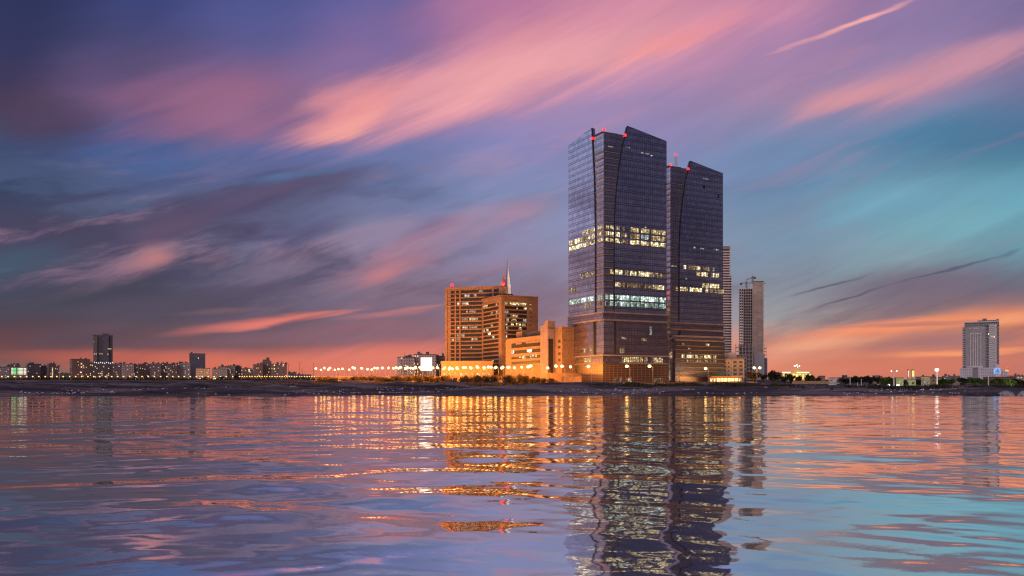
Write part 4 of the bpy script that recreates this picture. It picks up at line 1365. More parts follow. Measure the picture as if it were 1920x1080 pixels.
# ------------------------------------------------------------------ right-hand white tower
def white_tower():
    D = 900.0
    b0 = gz(D)
    root = thing("apartment_tower", (X(1838, D), D, b0), "grey and white apartment tower standing alone at the right with a framed centre", "tower")
    wh = solid("white_render", (.62, .58, .60), .7)
    gr = window_wall("grey_flats", (.33, .30, .32), (.05, .05, .06), 2.6, 3.3, .5, .5, .02, lits=1.2)
    gr2 = window_wall("grey_flats_light", (.58, .53, .52), (.06, .06, .07), 2.2, 3.3, .45, .5, .02, lits=1.2)
    dk = window_wall("grey_flats_dark", (.12, .115, .14), (.03, .03, .04), 2.4, 3.3, .6, .6, .01)
    zz = lambda y: Z(y, D)
    xx = lambda p: X(p, D)
    m = MB(); m.box(xx(1810), xx(1848), D, D + 26, b0 - 1, zz(611)); m.build("wall", gr, root)
    m = MB(); m.box(xx(1848), xx(1854), D + 1.5, D + 26, b0 - 1, zz(608)); m.build("wall", dk, root)
    m = MB(); m.box(xx(1854), xx(1869), D - 1.5, D + 26, b0 - 1, zz(608.5)); m.build("wall", gr2, root)
    m = MB(); m.box(xx(1869), xx(1873), D + 1, D + 26, b0 - 1, zz(600)); m.build("wall", dk, root)
    m = MB(); m.box(xx(1804.5), xx(1810), D + 3, D + 24, b0 - 1, zz(613)); m.build("wall", dk, root)
    n = 22
    for i in range(n):
        z = zz(686) + (zz(613) - zz(686)) * i / (n - 1)
        m = MB(); m.box(xx(1803) if i % 2 else xx(1803.6), xx(1810), D + 1.8, D + 2.9, z, z + .5); m.build("balcony", wh, root)
        m = MB(); m.box(xx(1854.4), xx(1863), D - 3, D - 1.55, z, z + 1.0); m.build("balcony", wh, root)
    # frame with vertical ribs
    for a in (1819.3, 1824, 1828.2, 1832.6, 1838.4):
        m = MB(); m.box(xx(a), xx(a) + .8, D - 1.2, D - .02, zz(686), zz(626.5)); m.build("rib", wh, root)
    m = MB(); m.box(xx(1819), xx(1840.2), D - 1.4, D - .02, zz(626.4), zz(624.8)); m.build("lintel", wh, root)
    m = MB(); m.box(xx(1818), xx(1843), D - 1.6, D - .02, zz(688.5), zz(686.2)); m.build("sill", wh, root)
    for a, b_ in ((1817, 1821), (1825.5, 1835), (1840, 1844)):
        m = MB(); m.box(xx(a), xx(b_), D - .8, D - .02, zz(616), zz(614.5)); m.build("lintel", wh, root)
    # crown
    m = MB(); m.box(xx(1808.2), xx(1872), D - 1, D + 22, zz(610.8), zz(604.5)); m.build("crown", dk, root)
    m = MB(); m.box(xx(1807.8), xx(1872.4), D - 1.4, D + 22.4, zz(604.5), zz(603)); m.build("cornice", wh, root)
    m = MB(); m.box(xx(1833), xx(1870), D + 2, D + 18, zz(603), zz(600.6)); m.build("roof_deck", dk, root)
    m = MB(); m.box(xx(1842), xx(1850), D + 4, D + 12, zz(600.6), zz(597)); m.build("plant_room", dk, root)
    m = MB(); m.box(xx(1867.5), xx(1873), D + .5, D + 8, zz(603), zz(598.8)); m.build("plant_room", gr, root)
    # podium
    pw = window_wall("white_podium", (.55, .51, .55), (.06, .06, .08), 2.3, 3.1, .34, .5, .0)
    m = MB(); m.box(xx(1800), xx(1824), D - 9, D - .02, b0 - 1, zz(690)); m.build("podium", pw, root)
    m = MB(); m.box(xx(1824), xx(1834), D - 7, D - .02, b0 - 1, zz(690.5)); m.build("podium", solid("podium_grey", (.26, .24, .26), .7), root)
    m = MB(); m.box(xx(1834), xx(1866), D - 9.5, D - .02, b0 - 1, zz(689.6)); m.build("podium", pw, root)
    m = MB(); m.box(xx(1866), xx(1872.5), D - 10, D - .02, b0 - 1, zz(684)); m.build("podium", wh, root)
    m = MB(); m.box(xx(1813), xx(1843), D - 8.8, D - .04, zz(689.4), zz(687)); m.build("cornice", wh, root)
    m = MB(); m.box(xx(1876.4), xx(1888), D - 6, D + 6, b0 - 1, zz(695)); m.build("annexe", pw, root)
    m = MB(); m.box(xx(1884), xx(1890), D - 7, D + 5, zz(697), zz(694)); m.build("annexe_sign", emit("warm_sign", (1, .55, .25), .9), root)
    m = MB(); m.box(xx(1862.5), xx(1876), D - 10.8, D - 10.02, zz(702), zz(691)); m.build("screen", blue_screen(), root)
    beacon(root, (xx(1889.5), D - 3, zz(689)), .7, 300)
    face_viewpoint(root)


def blue_screen():
    m, t, b = new_mat("blue_screen")
    n = t.noise(uv(t), .35, 3, .6)
    c = t.mix(t.rng(n, .4, .6), (.12, .2, .5), (.35, .55, 1.0))
    t.set(b.inputs['Emission Color'], c)
    b.inputs['Emission Strength'].default_value = .9
    t.set(b.inputs['Base Color'], (.02, .02, .03))
    return m


white_tower()

# ------------------------------------------------------------------ far skyline on the left
SK = {
    'dusk': window_wall("sky_dusk", (.155, .125, .145), (.03, .028, .035), 3.2, 3.2, .42, .45, .05, lits=.8, slab=(.24, .20, .20)),
    'brown': window_wall("sky_brown", (.20, .145, .135), (.03, .026, .03), 3.0, 3.1, .4, .5, .06, lits=.9, slab=(.24, .20, .20)),
    'pale': window_wall("sky_pale", (.36, .32, .31), (.05, .045, .05), 3.0, 3.1, .38, .45, .06, (1, .7, .4), .8, slab=(.46, .41, .39)),
    'slate': window_wall("sky_slate", (.105, .11, .14), (.05, .05, .06), 2.2, 3.4, .6, .55, .008, lits=1.2),
    'glass': window_wall("sky_glass", (.14, .14, .18), (.07, .07, .09), 1.8, 3.6, .8, .6, .004, lits=1.2),
    'cream': window_wall("sky_cream", (.62, .46, .40), (.08, .06, .055), 3.0, 3.1, .4, .5, .10, (1, .7, .35), 1.2),
    'busy': window_wall("sky_busy", (.16, .13, .14), (.04, .035, .04), 3.0, 3.1, .5, .55, .14, (1, .72, .42), 1.0),
}
M_TANK = solid("roof_tank", (.13, .11, .12), .8)
L_DOTW = emit("far_window_warm", (1, .68, .34), 1.5)
L_DOTC = emit("far_window_cool", (.85, .95, 1.0), 1.4)


def far_block(px0, px1, ytop, D, style, label, name="apartment_block", lits=5, tanks=3, rot=0.0, dep=18, seed=0, cat="building", lo=None):
    r = random.Random(seed + int(px0 * 7))
    x0, x1 = X(px0, D), X(px1, D)
    b0, top = gz(D), Z(ytop, D)
    w = x1 - x0
    cx = (x0 + x1) / 2
    root = thing(name, (cx, D, b0), label, cat)
    ca, sa = math.cos(rot), math.sin(rot)
    # rectangle turned by rot whose silhouette keeps the width w
    ww = max(4.0, (w - dep * abs(sa)) / ca) if rot else w
    dd = dep
    P = lambda u, v: (cx + u * ca - v * sa, D + dep / 2 + u * sa + v * ca)
    foot = [P(-ww / 2, -dd / 2), P(ww / 2, -dd / 2), P(ww / 2, dd / 2), P(-ww / 2, dd / 2)]
    m = MB(); m.prism(foot, b0 - 2, top - .8); m.build("wall", SK[style], root)
    e = .35
    foot2 = [P(-ww / 2 - e, -dd / 2 - e), P(ww / 2 + e, -dd / 2 - e), P(ww / 2 + e, dd / 2 + e), P(-ww / 2 - e, dd / 2 + e)]
    m = MB(); m.prism(foot2, top - .8, top); m.build("parapet", M_TANK, root)
    for i in range(tanks):
        u = r.uniform(-.42, .3) * ww; s = r.uniform(1.6, 4.2); h = r.uniform(1.2, 3.4)
        m = MB(); a, b_ = P(u, -dd * .2), P(u + s, -dd * .2)
        m.prism([a, b_, P(u + s, dd * .2), P(u, dd * .2)], top + .003, top + h); m.build("stair_head" if s > 2.6 else "roof_tank", M_TANK, root)
    for i in range(r.randrange(0, 3) if tanks else 0):
        u = r.uniform(-.4, .4) * ww
        q = P(u, r.uniform(-.2, .3) * dd)
        m = MB(); m.tube([(q[0], q[1], top), (q[0], q[1], top + r.uniform(3, 7))], [.16, .08], 5); m.build("antenna", M_DARK, root)
    H = top - b0
    Q = Wall(foot[0], (foot[1][0] - foot[0][0], foot[1][1] - foot[0][1]))
    for i in range(int(lits * .7 + .5)):
        u, z = r.uniform(.05, .9) * ww, b0 + r.uniform(.12, .92) * H
        m = MB(); Q.panel(m, u, u + r.uniform(.7, 1.3), z, z + r.uniform(.7, 1.1), 0, .06)
        m.build("lit_window", L_DOTW if r.random() < .65 else L_DOTC, root)
    face_viewpoint(root)
    return root, Q, ww, b0, top


SKY = [
    (-22, 9, 688, 1500, 'pale', "pale low block at the far left edge of the skyline", {}),
    (9, 18, 686.5, 1600, 'pale', "narrow pale block second from the left edge of the skyline", {}),
    (17, 38, 683.5, 1650, 'brown', "brown block with roof clutter behind the green-lit facade", {'tanks': 5}),
    (48, 77, 682, 1580, 'dusk', "wide dark purple block right of the green-lit facade", {'tanks': 2, 'lits': 0, 'rot': .2}),
    (75, 90, 685.5, 1600, 'dusk', "lower dark block joining the wide purple block", {'lits': 1, 'tanks': 1}),
    (88, 105, 682, 1570, 'brown', "brown block with a glowing vertical stair strip", {'tanks': 2, 'rot': .15, 'lits': 2}),
    (103, 111, 687, 1610, 'brown', "narrow brown block stepping down beside the stair-strip block", {'tanks': 1, 'lits': 1}),
    (112, 131, 699.5, 1800, 'brown', "very low row of shops between two brown apartment blocks", {'tanks': 2, 'lits': 1}),
    (130.5, 169, 673, 1480, 'brown', "big square brown block left of the dark tall tower", {'tanks': 2, 'rot': .25, 'lits': 9}),
    (168, 176, 679.5, 1560, 'busy', "slim busy-windowed block squeezed beside the dark tall tower", {'tanks': 1, 'lits': 3}),
    (211, 230, 681.5, 1530, 'dusk', "dark speckled block right of the dark tall tower", {'lits': 7, 'rot': -.15}),
    (228, 251, 682, 1500, 'pale', "pale block with its foot brightly lit, right of the tall tower", {'lits': 4, 'rot': .15}),
    (250, 259, 684, 1600, 'busy', "narrow block with many lit windows beside the pale lit-foot block", {'lits': 4}),
    (258, 282, 682, 1540, 'dusk', "dusky block in the middle of the long apartment row", {'lits': 5, 'rot': .12}),
    (282, 304, 681.5, 1520, 'dusk', "dark block with a white mast lamp before it", {'lits': 4, 'rot': -.12}),
    (303, 315, 680.5, 1560, 'busy', "block with a column of bright windows in the apartment row", {'lits': 6}),
    (313, 332, 682, 1500, 'dusk', "wide dusky block left of the domed-roof block", {'lits': 4, 'rot': .1}),
    (330, 357, 680, 1520, 'pale', "block with a cluttered humped roof left of the dark slab", {'lits': 4, 'tanks': 7}),
    (367, 394, 690, 1350, 'pale', "pale floodlit block in front of the dark slab tower", {'lits': 3, 'tanks': 3, 'rot': .1}),
    (398, 412, 691, 1400, 'pale', "pale low block just right of the floodlit one", {'lits': 2}),
    (409, 426, 687, 1480, 'pale', "pale block with bay columns in the low row", {'lits': 3, 'tanks': 3}),
    (424, 441, 686, 1500, 'pale', "pale block with rooftop sheds in the low row", {'lits': 3, 'tanks': 5}),
    (439, 453, 686.5, 1520, 'brown', "warm brown block at the right end of the low pale row", {'lits': 4}),
    (452, 476, 690.5, 1450, 'brown', "low dark-roofed block with one white-lit window stack", {'lits': 3, 'tanks': 2}),
    (474, 493, 683, 1420, 'brown', "left shoulder of the stepped brown group", {'lits': 4, 'rot': .12}),
    (492, 509, 677, 1440, 'brown', "tallest stepped brown block with a boxy roof cap", {'lits': 4, 'tanks': 0}),
    (508, 524, 682, 1430, 'brown', "brown block with big round lamps right of the stepped cap", {'lits': 6, 'tanks': 1}),
    (522, 538, 681.5, 1410, 'brown', "plain ribbed brown block at the right end of the stepped group", {'lits': 3, 'tanks': 2}),
    (540, 556, 698, 1900, 'dusk', "far hazy low block behind the first thin mast", {'lits': 3}),
    (556, 584, 702, 2100, 'dusk', "faint distant row of roofs behind the thin masts", {'lits': 0, 'tanks': 4}),
    (745, 778, 669, 980, 'cream', "cream block with round roof tank left of the white billboard", {'lits': 6, 'tanks': 2, 'rot': .2}),
    (776, 818, 664, 1000, 'cream', "taller pink block directly behind the white billboard", {'lits': 2, 'tanks': 3}),
    (814, 836, 667, 1020, 'brown', "block with lit columns between the billboard and the hotel", {'lits': 5, 'tanks': 2}),
]
blocks = {}
for i, (a, b_, yt, D, st, lab, kw) in enumerate(SKY):
    blocks[int(a)] = far_block(a, b_, yt, D, st, lab, seed=i, **kw)

# vertical lit stair strip
rt, Q, ww, b0, top = blocks[88]
for i in range(8):
    m = MB(); Q.panel(m, ww * .48, ww * .48 + 1.6, b0 + 3.4 + i * 2.4, b0 + 4.9 + i * 2.4, .0, .08); m.build("stair_window", L_DOTW, rt)
# roof cap
rt, Q, ww, b0, top = blocks[492]
m = MB(); D = 1446; m.box(X(495, D), X(508, D), D, D + 10, top, Z(674, D)); m.build("roof_cap", M_TANK, rt)
m = MB(); m.box(X(501, D), X(507, D), D + 1, D + 8, Z(674, D), Z(670, D)); m.build("lift_house", M_TANK, rt)
for a, y in ((523, 685.5), (518, 692), (504, 700)):
    pass

# green-lit facade
Dg = 1380.0
rg = thing("lit_facade_building", (X(35, Dg), Dg, gz(Dg)), "low building with its front glowing green and white in strips", "building")
m = MB(); m.box(X(20, Dg), X(50.5, Dg), Dg, Dg + 14, gz(Dg) - 2, Z(688, Dg)); m.build("wall", SK['dusk'], rg)
GREEN, WHITEP = emit("green_panel", (.22, .85, .30), 1.0), emit("white_panel", (.92, .95, .75), 1.05)
for i in range(5):
    z0 = Z(702, Dg) + i * 2.2
    for a, b_, mt in ((21.3, 24, WHITEP), (24, 30.5, GREEN), (32.5, 35, GREEN), (35, 43, WHITEP), (44.2, 49.4, WHITEP)):
        m = MB(); m.box(X(a, Dg), X(b_, Dg) - .1, Dg - .3, Dg - .02, z0, z0 + 1.5); m.build("light_panel", mt, rg)

face_viewpoint(rg)

# tall dark tower with podium, and slab tower
rt, Q, ww, b0, top = far_block(175, 211.5, 628, 1560, 'slate', "tall dark tower rising above the left skyline", name="tall_tower", tanks=0, lits=0, rot=.0, dep=26)
D = 1558.5
m = MB(); m.box(X(191, D), X(205, D), D + 4, D + 14, top, Z(625, D)); m.build("crown", M_TANK, rt)
for i in range(34):
    z = Z(678, D) + i * (top - Z(678, D) - 3) / 34
    m = MB(); m.box(X(174.6, D), X(181.5, D), D - .9, D + 1.4, z, z + .9); m.build("balcony", solid("far_balcony", (.24, .21, .24), .8), rt)
m = MB(); m.box(X(191.5, D), X(203.5, D), D - 1.4, D + 1.4, b0, top - 1.2); m.build("centre_bay", SK['glass'], rt)
m = MB(); m.box(X(173.6, D), X(212.6, D), D - 5, D + 1.2, b0 - 2, Z(679, D)); m.build("podium", SK['busy'], rt)
for a, y in ((201.5, 654), (204, 654), (206.5, 654), (201, 664), (176, 664), (179, 664), (186, 663.6), (190, 663.6)):
    m = MB(); m.box(X(a, D), X(a + 1.3, D), D - 1.7, D - 1.45, Z(y + .6, D), Z(y - .6, D)); m.build("lit_window", L_DOTW, rt)
for a in range(0, 10):
    m = MB(); xx = 176 + a * 3.7; m.box(X(xx, D), X(xx + 1.6, D), D - 5.3, D - 5.02, Z(680.5 + (a % 3) * .7, D), Z(679 + (a % 3) * .7, D)); m.build("lit_window", L_DOTC, rt)
far_block(355, 385, 662.5, 1620, 'glass', "plain dark slab tower with a blank grey front on the left skyline", name="slab_tower", tanks=1, lits=0, dep=24)

# big lamps glowing on the faces of far blocks
for key, spots in ((130, ((140, 681), (151, 682), (137, 690), (136, 698), (150, 698), (151, 688))), (508, ((513, 685), (513, 691.5))), (522, ((530, 684),)), (452, ((465.5, 693), (465.5, 695.5)))):
    rt = blocks[key][0]
    D = rt.location[1] - 1.0
    for a, y in spots:
        m = MB(); m.box(X(a, D), X(a + 2.4, D), D - .3, D, Z(y + 1, D), Z(y - .9, D)); m.build("lit_window", L_DOTW if a > 450 or y < 690 else L_DOTC, rt)

# ------------------------------------------------------------------ billboard
Db = 640.0
rb = thing("billboard", (X(800, Db), Db, gz(Db)), "large blank billboard shining white among the street lamps", "billboard")
m = MB(); m.box(X(789, Db), X(810, Db), Db - .25, Db, Z(695, Db), Z(670.5, Db)); m.build("panel", emit("billboard_white", (.88, .95, 1.0), 1.6, True), rb)
m = MB(); m.box(X(788.4, Db), X(810.6, Db), Db + .02, Db + .8, Z(695.6, Db), Z(670, Db)); m.build("frame", M_DARK, rb)
for a in (793, 806):
    m = MB(); m.tube([(X(a, Db), Db + .5, gz(Db) - 1), (X(a, Db), Db + .5, Z(694, Db))], [.3, .3], 8); m.build("post", M_DARK, rb)

# ------------------------------------------------------------------ street lamps
STEEL = solid("galvanised", (.16, .14, .13), .6, .2)
BULB = emit("sodium_bulb", (1.0, .72, .30), 14.0)
BULBF = emit("sodium_bulb_far", (1.0, .52, .12), 3.0)
LAMP_DATA = bpy.data.lights.new("street_light", 'POINT')
LAMP_DATA.energy, LAMP_DATA.color, LAMP_DATA.shadow_soft_size = 16500.0, SODIUM, .8
LAMPF_DATA = bpy.data.lights.new("street_light_far", 'POINT')
LAMPF_DATA.energy, LAMPF_DATA.color, LAMPF_DATA.shadow_soft_size = 9000.0, SODIUM, .5


def lamp_proto(h, label, group, two=False, r=1.0, bulb=BULB, data=LAMP_DATA):
    root = thing("street_lamp", (0, 0, 0), label, "street lamp", group)
    m = MB(); m.tube([(0, 0, 0), (0, 0, h)], [.13, .07], 8); m.build("pole", STEEL, root)
    m = MB(); m.tube([(0, 0, 0), (0, 0, .6)], [.34, .3], 8); m.build("base", STEEL, root)
    for s in ((-1, 1) if two else (-1,)):
        m = MB(); m.tube([(0, 0, h - .1), (s * .8, -.3, h + .5), (s * 1.7, -.5, h + .6)], [.09, .08, .07], 6); m.build("arm", STEEL, root)
        hd = MB(); hd.ball((s * 1.8, -.5, h + .35), r, 10, 6, .8)
        lh = hd.build("lamp_head", bulb, root, smooth=True)
        cp = MB(); cp.prism([(s * 1.8 - .6, -.9), (s * 1.8 + .6, -.9), (s * 1.8 + .6, -.1), (s * 1.8 - .6, -.1)], h + .35 + r * .8, h + .6 + r * .8); cp.build("cap", STEEL, root)
    light_point("street_light", (-1.8 if not two else 0, -.6, h + .3 - (r + .6)), None, None, None, root, data)
    return root


P1 = lamp_proto(9.6, "sodium street lamp glowing orange in the dense row before the hotel and offices", "street lamps in the bright centre row")
first = True


def put(proto, px, D, lift=0.0, rot=0.0, state={}):
    k = id(proto)
    o = proto if k not in state else copy_tree(proto)
    state[k] = 1
    o.location = (X(px, D) + 0.0, D, gz(D) + lift)
    o.rotation_euler = (0, 0, rot)
    return o


# straight road: 1/D runs evenly across the picture
row = []
xa, xb, Da, Db_ = 597.0, 1170.0, 690.0, 480.0
invD = lambda px: 1 / Da + (1 / Db_ - 1 / Da) * (px - xa) / (xb - xa)
px = xa
rr = random.Random(3)
while px < 1006:
    row.append((px + rr.uniform(-1.2, 1.2), 1 / invD(px) * rr.uniform(.985, 1.02), rr.uniform(-.8, 1.4)))
    px += 5.2 + 9.5 * ((px - xa) / (xb - xa)) + rr.choice((-2.2, -.6, .4, 1.2, 3.2, 5.5))
row += [(x, 1 / invD(x), z) for x, z in ((1001, 1.6), (1031, 0.6), (1047, .2), (1059, .5), (1074, .3))]
for px, D, z in row: put(P1, px, D, z * .3, rr.uniform(-.5, .5)).scale = (rr.uniform(.7, 1.1),) * 2 + (rr.uniform(.9, 1.06),)
# second carriageway, a little further back
px = 742.0
while px < 965:
    D = 1 / invD(px) * 1.07
    put(P1, px, D, 0)
    px += 11 + rr.uniform(-2, 3)

rw_ = thing("boundary_wall", (X(720, 690), 690, gz(690)), "added low tan wall standing in for the orange lamp glow left of the hotel", "wall")  # wall added so its lit face stands in for the lamps' hazy glow
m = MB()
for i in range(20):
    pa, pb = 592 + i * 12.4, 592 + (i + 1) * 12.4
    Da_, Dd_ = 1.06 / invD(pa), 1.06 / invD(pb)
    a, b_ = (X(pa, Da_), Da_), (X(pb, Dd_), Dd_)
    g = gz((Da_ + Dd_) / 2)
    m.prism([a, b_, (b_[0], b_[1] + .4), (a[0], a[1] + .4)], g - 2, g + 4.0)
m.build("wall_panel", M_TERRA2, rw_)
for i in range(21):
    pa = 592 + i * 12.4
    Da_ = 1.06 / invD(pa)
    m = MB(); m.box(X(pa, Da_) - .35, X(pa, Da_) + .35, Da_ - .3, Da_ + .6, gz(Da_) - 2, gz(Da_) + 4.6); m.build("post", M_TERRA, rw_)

P2 = lamp_proto(9.8, "sodium street lamp standing close in front of the glass towers", "street lamps before the glass towers")
for px, D in ((1104, 500), (1176, 494), (1218.5, 488), (1323, 545)):
    put(P2, px + 5, D, -1.0 if px == 1323 else 0)
P3 = lamp_proto(9.4, "double-headed street lamp beside the lit tree right of the towers", None, two=True)
P3.location = (X(1419, 560), 560, gz(560)); P3['group'] = ''
del P3['group']
# dark lamp post without a working lamp
ru = thing("lamp_post", (X(1274, 470), 470, gz(470)), "unlit slim lamp post in front of the right glass tower", "street lamp")
m = MB(); m.tube([(X(1274, 470), 470, gz(470)), (X(1274, 470), 470, Z(697, 470))], [.14, .08], 8); m.build("pole", STEEL, ru)
m = MB(); xx = X(1274, 470); m.tube([(xx, 470, Z(697, 470)), (xx - .8, 470, Z(696, 470)), (xx - 1.3, 470, Z(696.2, 470))], [.07, .06, .05], 6); m.build("arm", STEEL, ru)
m = MB(); m.box(xx - 1.9, xx - 1.2, 469.8, 470.2, Z(696.6, 470), Z(695.9, 470)); m.build("lamp_head", solid("pale_lens", (.7, .7, .7), .3), ru)

PF = lamp_proto(8.6, "twin-armed orange street lamp on the far road before the stepped brown blocks", "twin lamps on the far middle road", two=True, r=.75, bulb=BULBF, data=LAMPF_DATA)
px = 452.0
while px < 665:
    put(PF, px, 1250, -4.2, 0); px += 9.4 + rr.uniform(-.8, .8)
PL = lamp_proto(8.0, "small orange street lamp along the far left shore road", "street lamps on the far left road", r=.95, bulb=BULBF, data=LAMPF_DATA)
px = 6.0
while px < 440:
    put(PL, px, 1290, -3.6, 0); px += 11.3 + rr.uniform(-.6, .8)

# ------------------------------------------------------------------ cars with headlights on the far left road
def car_proto():
    root = thing("parked_car", (0, 0, 0), "small car with white headlights on, on the far left shore road", "car", "cars with lights on the far road")
    body = [(-2.1, .35), (2.1, .35), (2.15, .75), (1.9, .95), (1.0, 1.02), (.5, 1.48), (-1.1, 1.5), (-1.8, 1.02), (-2.15, .9)]
    m = MB(); Wall((0, -.85), (1, 0)).poly(m, body, -1.7, 0); m.build("body", solid("car_paint", (.25, .25, .28), .3, .3), root)
    m = MB()
    for a, b_ in (((-1.0, 1.05), (.45, 1.42)),): Wall((0, -.85), (1, 0)).panel(m, a[0], b_[0] - .1, a[1], b_[1], .005, .02)
    m.build("window", M_DARK, root)
    for sx in (-1.35, 1.35):
        for sy in (-.78, .78):
            w = MB(); w.tube([(sx, sy - .1, .33), (sx, sy + .1, .33)], [.33, .33], 10); w.build("wheel", M_DARK, root)
    for s in (-.55, .55):
        h = MB(); h.ball((2.15, s, .72), .75, 8, 5, .8); h.build("headlight", emit("headlight_white", (.9, .93, 1.0), 9.0), root, smooth=True)
    return root


CAR = car_proto()
for i, px in enumerate((79, 107, 111, 125, 149, 155, 161, 175, 189, 193, 199, 209, 219, 226, 244, 249, 262, 282, 290, 345, 350, 393, 430, 503)):
    o = put(CAR, px, 1240, -2.6 - rr.uniform(0, 1.2), math.radians(-60 + rr.uniform(-30, 20)))
for i, (px, D, w_) in enumerate(((378, 1235, 9000), (403, 1230, 5000))):
    r_ = thing("floodlight", (X(px, D), D, gz(D)), ("white floodlight at the foot of the pale floodlit block", "warm floodlight by the low pale blocks")[i], "floodlight")
    m = MB(); m.tube([(X(px, D), D, gz(D) - 1), (X(px, D), D, gz(D) + 1.2)], [.2, .2], 6); m.build("post", M_DARK, r_)
    m = MB(); m.box(X(px - (7 if i == 0 else 3), D), X(px + 4, D), D - .4, D + .2, gz(D) + .2, gz(D) + 2.2); m.build("lamp_head", emit(("flood_white", "flood_warm")[i], ((.9, .95, 1), (1, .8, .5))[i], 6.0), r_)
    light_point("flood_light", (0, -1.5, 3), ((.85, .92, 1), (1, .7, .35))[i], w_ * 2.2, .6, r_)

# ------------------------------------------------------------------ thin masts
for px, y0, y1, lab in ((541, 683, 706, "thin mast with a cross bar right of the stepped brown blocks"), (562, 681, 706, "tall plain thin mast in the gap of the skyline"), (566.5, 692, 706, "short thin mast beside the taller plain one"), (587.5, 681, 706, "thin mast at the start of the bright lamp row"), (288, 688, 706, "pale mast with a lamp on top in the left apartment row")):
    D = 1150.0
    r_ = thing("mast", (X(px, D), D, gz(D)), lab, "mast")
    m = MB(); m.tube([(X(px, D), D, gz(D) - 2), (X(px, D), D, Z(y0, D))], [.3, .16], 6); m.build("pole", STEEL if px == 288 else M_DARK, r_)
    m = MB(); m.box(X(px, D) - (1.3 if px in (541, 562) else .5), X(px, D) + (1.3 if px in (541, 562) else .5), D - .2, D + .2, Z(y0, D), Z(y0 - .6, D)); m.build("cross_bar", L_DOTW if px == 288 else M_DARK, r_)

# ------------------------------------------------------------------ plants
def leaf_cloud(mb, rnd, blobs, n, size, flat=.8):
    tot = sum(b[3] ** 2 for b in blobs)
    for bx, by, bz, br, bs in blobs:
        k = max(3, int(n * br ** 2 / tot))
        for _ in range(k):
            u = np.array([rnd.gauss(0, 1) for _ in range(3)]); u /= np.linalg.norm(u)
            q = br * (rnd.uniform(.35, 1.0) ** .45) * rnd.uniform(.8, 1.15)
            c = np.array((bx, by, bz)) + u * q * np.array((1, 1, bs))
            if c[2] < .05: continue
            a = np.array([rnd.gauss(0, 1) for _ in range(3)]); a /= np.linalg.norm(a)
            b_ = np.cross(a, [rnd.gauss(0, 1) for _ in range(3)]); b_ /= np.linalg.norm(b_) + 1e-6
            s = size * rnd.uniform(.55, 1.3)
            mb.face([tuple(c - a * s), tuple(c + b_ * s * .5), tuple(c + a * s), tuple(c - b_ * s * .5)])


def tree_mesh(seed, h, w, kind):
    rnd = random.Random(seed)
    tr, cr = MB(), MB()
    th = h * .34
    tr.tube([(0, 0, -.8), (.1, 0, th * .6), (rnd.uniform(-.3, .3), 0, h * .62)], [.05 * h, .035 * h, .015 * h], 7)
    blobs = []
    for i in range(9 if kind == 'round' else 7):
        a = rnd.uniform(0, 6.28); q = rnd.uniform(.1, .75) * w / 2
        z = h * rnd.uniform(.38, .86)
        if kind == 'tall': q *= .7; z = h * rnd.uniform(.3, .9)
        br = w * rnd.uniform(.15, .28)
        z = min(z, h - br * .8)
        blobs.append((q * math.cos(a), q * math.sin(a), z, br, rnd.uniform(.65, .95)))
        tr.tube([(0, 0, th * rnd.uniform(.5, 1)), (q * math.cos(a) * .7, q * math.sin(a) * .7, z)], [.018 * h, .006 * h], 5)
    leaf_cloud(cr, rnd, blobs, 1500, .055 * h)
    return tr, cr


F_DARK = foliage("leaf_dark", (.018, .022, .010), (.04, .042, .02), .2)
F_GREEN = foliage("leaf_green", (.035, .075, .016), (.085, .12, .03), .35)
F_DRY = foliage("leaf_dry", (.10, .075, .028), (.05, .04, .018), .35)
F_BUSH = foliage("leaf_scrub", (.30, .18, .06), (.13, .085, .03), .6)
BARK = solid("bark", (.06, .045, .035), .9)
TREE_LIB = {}


def tree(px, ytop, D, wpx, label, kind='round', leaf=F_DARK, var=0, base=None, name="tree", group=None):
    h = Z(ytop, D) - gz(D, px) if base is None else Z(ytop, D) - Z(base, D)
    w = wpx / F * D
    key = (kind, var, leaf.name)
    if key not in TREE_LIB:
        tr, cr = tree_mesh(100 + var + (50 if kind == 'tall' else 0), 8.0, 8.0 if kind == 'round' else 5.0, kind)
        a, b_ = tr.build("trunk", BARK), cr.build("crown", leaf)
        TREE_LIB[key] = (a.data, b_.data)
        bpy.data.objects.remove(a); bpy.data.objects.remove(b_)
    root = thing(name, (X(px, D), D, gz(D, px) if base is None else Z(base, D)), label, "tree", group)
    s = (w / (8.0 if kind == 'round' else 5.0), w / (8.0 if kind == 'round' else 5.0), h / 8.0)
    for nm, me in zip(("trunk", "crown"), TREE_LIB[key]):
        o = bpy.data.objects.new(nm, me); COL.objects.link(o); o.parent = root
    root.scale = s
    root.rotation_euler = (0, 0, R.uniform(0, 6.28))
    return root


